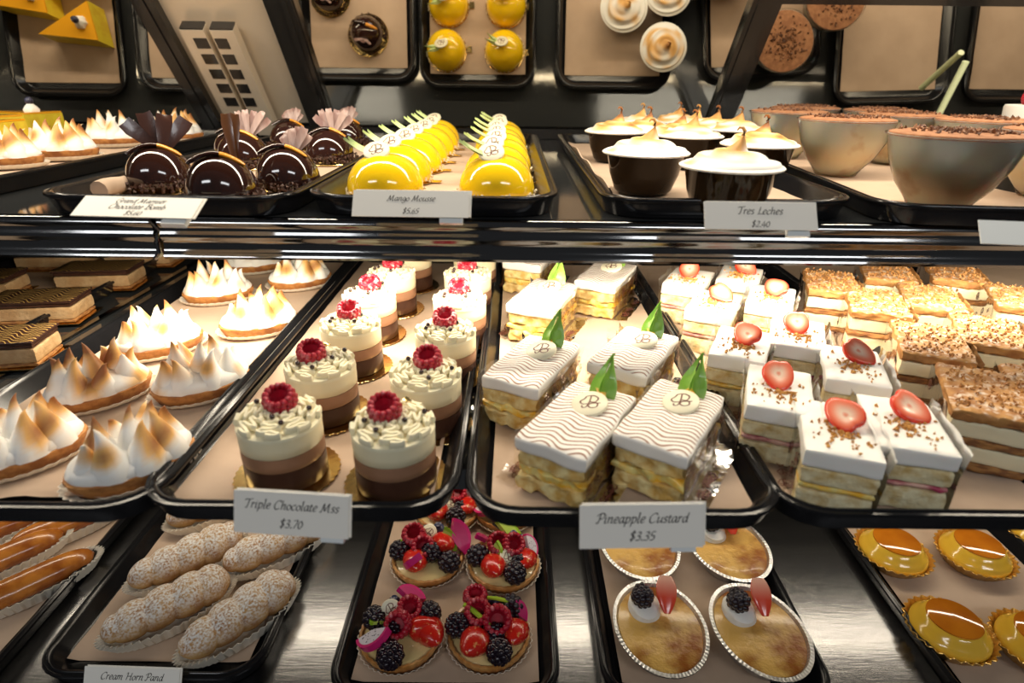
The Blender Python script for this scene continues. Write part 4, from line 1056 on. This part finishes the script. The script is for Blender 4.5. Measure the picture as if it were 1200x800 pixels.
m = MB(); sp = [(cos(a) * r, sin(a) * r, -.0001) for a, r in [(random.uniform(-1.1, 1.1), random.uniform(.002, .0125)) for _ in range(22)]] ; m.bits(sp, .0005, 3); DSEED = m.mesh('seeds', K['black'], False)
m = MB(); m.lathe([(.001, 0), (.0075, .0006), (.0112, .005), (.0108, .011), (.0080, .018), (.0042, .0235), (.0008, .026)], 20, 1.05, .92, rf=lambda t, r, z: 1 + .03 * sin(3 * t + z * 100))
K['berry_red'] = mat('strawberry_skin', (.60, .018, .010), .2, col2=(.80, .35, .12), ns=330, nlo=.60, nhi=.70, coat=.5, bump=.5, bs=330)
SBWHOLE = m.mesh('strawberry', K['berry_red'])
m = MB(); m.tube([(-.014, 0, 0), (-.005, .0008, .001), (.005, .0008, .001), (.014, 0, 0)], [.0019, .0021, .0021, .0018], 7); STICK = m.mesh('fruit_stick', K['kiwi'])
def fruit_tart(seed, layout):
    def mk():
        o = empty('fruit_tart'); R = .044
        m = MB(); m.lathe([(R * .84, .001), (R * .88, .002), (R, .014), (R * .985, .0165), (R * .93, .0165), (R * .90, .012), (.001, .012)], 128, rf=lambda t, r, z: 1 + (.012 * sin(t * 32) if r > .038 else 0)); m.build('tart_shell', K['tart_shell'], o)
        m = MB(); m.lathe([(R * .86, .0002), (R * .9, .001), (R * 1.05, .010), (R * 1.035, .010), (R * .89, .0014)], 192, rf=lambda t, r, z: 1 + (.02 if z > .003 else .005) * sin(t * 40), cap0=False, cap1=False); m.build('paper_cup', K['pleat'], o)
        m = MB(); m.lathe([(R * .91, .0125), (R * .85, .0145), (R * .4, .017), (.001, .0175)], 32); m.build('custard', mat('tart_custard', (.78, .60, .26), .25, coat=.5, bump=.2, bs=80), o)
        for (kd, x, y, z, rx, ry, rz, sc) in layout:
            q = {'r': ('raspberry', RASP), 'b': ('blackberry', BLACKB), 'u': ('blueberry', BLUEB), 'k': ('kiwi_slice', KIWI), 'd': ('dragon_fruit', DRAG), 'D': ('dragon_fruit', DRAG2), 's': ('strawberry', SBWHOLE), 'g': ('fruit_stick', STICK)}.get(kd)
            loc = (x * .001, y * .001, .015 + z * .001); rot = (radians(rx), radians(ry), radians(rz))
            if kd == 'o': disc(o, loc, rot, .85); continue
            c = inst(q[0], q[1], o, loc, rot, sc * 1.12)
            if kd == 'd': inst('seeds', DSEED, c); inst('seeds', DSEED, c, (0, 0, .0062))
        return o
    return mk
FT = Kind([
 fruit_tart(1, [('b', -29, 14, 2, 30, 0, 0, 1.05), ('u', -12, 31, 2, 0, 0, 0, 1.0), ('D', 4, 30, 10, 30, 0, 90, 1.0), ('o', -12, 14, 18, 50, -20, 20, 1), ('k', -18, 2, 10, 30, 0, 150, .8), ('r', 6, 22, 7, 30, 10, 0, 1.1), ('r', 1, 4, 11, 50, -10, 0, 1.15),
                 ('b', 27, 20, 2, 30, 10, 0, 1.1), ('s', 26, 4, 5, 75, 0, 30, 1.2), ('s', 12, -2, 5, 60, 30, 70, 1.1), ('d', -22, -12, 12, 30, 0, 270, 1.15), ('b', -4, -28, 1, 40, 0, 0, 1.15), ('b', -8, -6, 1, 0, 0, 0, .9)]),
 fruit_tart(2, [('r', -16, 30, 5, 0, 0, 0, 1.1), ('r', -12, 15, 9, 30, 0, 0, 1.15), ('b', 20, 26, 3, 20, 20, 0, 1.15), ('u', 4, 30, 3, 0, 0, 0, 1.0), ('g', 12, 22, 22, 0, 0, -15, .95), ('g', -12, 2, 21, 0, 10, -38, 1.25), ('r', 9, 8, 9, 40, 0, 0, 1.25),
                 ('b', -33, -2, 2, 0, 0, 0, 1.1), ('s', -10, -10, 5, 65, 0, -20, 1.25), ('s', 30, 4, 5, 70, 0, -10, 1.1), ('D', 28, 12, 12, 60, 0, 60, .8), ('b', 12, -26, 1, 30, 0, 0, 1.1), ('b', 8, -10, 0, 0, 0, 0, 1.0)]),
 fruit_tart(3, [('r', -18, 18, 8, 20, 0, 0, 1.2), ('r', -4, 4, 9, 40, 0, 0, 1.15), ('o', 0, 22, 17, 40, 20, -50, 1), ('k', 14, 8, 12, 60, 0, 10, 1.1), ('u', -6, 32, 2, 0, 0, 0, 1.1), ('u', 10, 33, 4, 0, 0, 0, 1.2), ('b', -34, 2, 1, 20, 0, 0, 1.05), ('b', 6, -8, 4, 0, 0, 0, 1.05),
                 ('b', 29, -14, 1, 30, 0, 0, 1.1), ('D', 26, 14, 14, 50, 0, 30, 1.35), ('D', -4, -16, 12, 50, 0, 230, 1.2), ('s', -14, -6, 5, 70, 0, 10, 1.2), ('s', 16, 18, 5, 50, 20, 0, 1.2), ('k', -25, 8, 8, 60, 0, 160, .7)]),
 fruit_tart(4, [('b', -31, 0, 2, 20, 0, 0, 1.15), ('r', -6, 16, 8, 30, 0, 0, 1.15), ('r', 10, 14, 8, 30, 10, 0, 1.15), ('k', 4, 28, 10, 40, 0, 80, 1.25), ('k', -14, 4, 14, 76, 0, 320, .9), ('o', 5, -8, 14, 40, 10, 20, 1.1), ('d', 27, 10, 12, 50, 10, 50, .9), ('s', 28, 6, 4, 70, 0, -10, 1.1),
                 ('s', -14, -6, 5, 70, 0, 10, 1.2), ('b', 14, -24, 1, 30, 0, 0, 1.1), ('u', 21, 24, 4, 0, 0, 0, 1.0), ('u', 12, 31, 4, 0, 0, 0, 1.0), ('D', -24, 22, 8, 40, 0, 130, .8), ('b', 20, -12, 1, 0, 0, 0, .9)])])
g = 'round fruit tarts'
for px, py, v, lb in [(471, 752, 0, 'fruit tart with white dragon fruit wedge, front left of its tray'), (573, 752, 1, 'fruit tart with two green sticks, front right of its tray'), (502, 662, 2, 'fruit tart with pink dragon fruit and disc, second row left'),
                      (590, 668, 3, 'fruit tart with white disc at its front edge, second row right'), (525, 605, 3, 'fruit tart half hidden under the mousse tray'), (592, 603, 0, 'fruit tart half hidden under the pineapple tray')]:
    FT.put(at(px, py, FLB), 0, lb, 'tart', g, v)

# ------------------------------------------------------------------ burnt custards in foil dishes
def brulee(seed, nob=False):
    def mk():
        rr = random.Random(seed); o = empty('foil_custard'); a, b = .050, .062
        m = MB(); m.lathe([(.74, .001), (.78, .002), (.90, .018), (.925, .0195), (1.0, .0200), (1.0, .0212), (.925, .0212), (.885, .017)], 320, a, b, rf=lambda t, r, z: 1 + (.006 * sin(t * 80) if .8 < r < .95 else 0) + (.004 * noise.noise(Vector((cos(t) * 9, sin(t) * 9, seed))) if r > .95 else 0), cap1=False)
        for i, v in enumerate(m.v):
            if hypot(v[0] / a, v[1] / b) > .93: m.v[i] = (v[0], v[1], v[2] + .00035 * sin(atan2(v[1] / b, v[0] / a) * 80))
        m.build('foil_dish', K['foil'], o)
        m = MB(); m.lathe([(.895, .0172), (.88, .0182), (.6, .0186), (.001, .0188)], 40, a, b); m.build('burnt_custard', K['brulee'], o)
        m = MB(); m.lathe([(.0185, .0185), (.0192, .0205), (.0178, .0235), (.0182, .0250), (.0150, .0280), (.008, .030), (.001, .031)], 30, .92, 1.1, (-.012, .024, 0), rf=lambda t, r, z: 1 + .03 * sin(3 * t + z * 500)); m.build('cream_dollop', K['white_cream'], o)
        inst('blackberry', BLACKB, o, (-.015, .014, .034), (radians(-62), 0, .1), 1.15)
        inst('strawberry_wedge', SBW, o, (.008, .006, .031), (radians(-58), radians(4), -.10), 1.25)
        return o
    return mk
BR = Kind([brulee(1), brulee(2)]); g = 'burnt custards in foil dishes'
for px, py, rz, v, lb in [(771, 748, .02, 0, 'foil custard with leaning strawberry wedge, front left'), (886, 752, .12, 1, 'foil custard with strawberry on the right, front right'),
                      (850, 652, .10, 1, 'foil custard in the second row right, beside the pineapple price card'), (747, 650, .05, 0, 'foil custard half hidden behind the pineapple price card'),
                      (838, 592, .1, 0, 'rear foil custard, rim only, under the pineapple tray')]:
    BR.put(at(px, py, FLB), rz, lb, 'custard', g, v)

# ------------------------------------------------------------------ caramel custards in fluted cups
def flan():
    o = empty('caramel_custard'); R = .044
    m = MB(); m.lathe([(R * .72, .0004), (R * .76, .001), (R * 1.0, .016), (R * .985, .0165), (R * .75, .002)], 192, rf=lambda t, r, z: 1 + (.035 if z > .005 else .01) * sin(t * 28), cap1=False); m.build('fluted_cup', K['goldfoil'], o)
    m = MB(); m.lathe([(R * .78, .003), (R * .88, .012), (R * .86, .017), (R * .78, .0205), (R * .70, .0245), (R * .64, .029), (R * .58, .0305)], 48); m.build('custard', K['flan'], o)
    m = MB(); m.lathe([(R * .60, .0304), (R * .60, .0316), (R * .57, .0324), (.001, .0322)], 48); m.build('caramel_top', K['caramel'], o)
    return o
FL = Kind([flan]); g = 'caramel custards in fluted cups'
for px, py, lb in [(1043, 655, 'caramel custard in fluted cup, upper left of its tray'), (1138, 658, 'caramel custard in fluted cup, upper right of its tray'), (1108, 748, 'caramel custard in fluted cup, large at the front'),
                   (1212, 765, 'caramel custard in fluted cup, cut by the right edge at the front')]:
    FL.put(at(px, py, FLB), random.uniform(0, 1), lb, 'custard', g)
for px, py, lb in [(1215, 632, 'small custard tart in the next tray, cut by the right edge, lower'), (1212, 598, 'small custard tart in the next tray, cut by the right edge, upper')]:
    FL.put(at(px, py, FLB), 0, lb, 'custard', g)

# ------------------------------------------------------------------ price cards
def card(name, quad, lines, label, tilt=None, under=True):
    """folded price card; quad = lower-left corner, lower-right corner, height vector of its face"""
    A, B, U = quad; X = (B - A); wd = X.length; X.normalize(); Hh = U.length; Yv = U.normalized(); Zv = X.cross(Yv).normalized(); Yv = Zv.cross(X)
    mtx = Matrix((X, Yv, Zv)).transposed().to_4x4(); mtx.translation = A
    o = bpy.data.objects.new('price_card', None); C.objects.link(o); o.matrix_world = mtx
    m = MB(); m.box(0, wd, 0, Hh, -.0006, 0); m.build('card_face', K['card'], o, False)
    m = MB(); m.box(wd * .02, wd * 1.02, .001, Hh + .001, -.0016, -.0010); m.build('card_back', K['card'], o, False)
    m = MB()
    for (t, cy, h) in lines: write(m, t, wd * .5, Hh * cy, Hh * h, z=.0002)
    m.build('lettering', K['ink'], o, False)
    if under:
        m = MB(); m.box(wd * .75, wd * .95, -.004, Hh * .3, -.006, -.0020); m.build('card_clip', K['clear'], o, False)
    return tag(o, label, 'price card', 'folded white price cards')
def card_px(ll, lr, zb, hgt, lean, lines, label, z2=None):
    A = at(*ll, zb); B = at(*lr, zb if z2 is None else z2)
    X = (B - A).normalized(); n = Vector((0, 0, 1)); back = n.cross(X)
    U = (n * cos(lean) + back * sin(lean)) * hgt
    card('price_card', (A, B, U), lines, label)
card_px((82, 252), (224, 256), ZT + .016, .0235, radians(62), [('Grand Marnier', .68, .30), ('Chocolate Bomb', .38, .32), ('$5.60', .08, .30)], 'price card reading Chocolate Bomb, leaning at the front of the upper shelf')
card_px((412, 253), (549, 255), ZT + .012, .0225, radians(35), [('Mango Mousse', .60, .30), ('$5.65', .12, .30)], 'price card in front of the yellow domes')
card_px((826, 268), (957, 270), ZT + .012, .0220, radians(35), [('Tres Leches', .56, .36), ('$2.40', .10, .32)], 'price card reading Tres Leches, in front of the dark meringue cups')
card_px((274, 623), (408, 632), ZM + .002, .030, radians(20), [('Triple Chocolate Mss', .60, .28), ('$3.70', .18, .28)], 'price card reading Triple Chocolate, in front of the mousse cakes')
card_px((679, 643), (824, 641), ZM + .002, .030, radians(20), [('Pineapple Custard', .58, .30), ('$3.35', .18, .30)], 'price card reading Pineapple Custard, in front of the pineapple tray')
card_px((96, 818), (208, 822), ZB + .004, .030, radians(30), [('Cream Horn Pand', .62, .30), ('$3.20', .18, .28)], 'price card reading Cream Horn, cut by the bottom edge of the photo')
m = MB(); A = at(1150, 285, ZT + .002); m.box(0, .07, 0, .001, 0, .020); o = m.build('blank_card_holder', K['clear'], None, False, A, (radians(-40), 0, radians(-8)))
tag(o, 'empty clear plastic card holder at the right end of the rail', 'card holder')
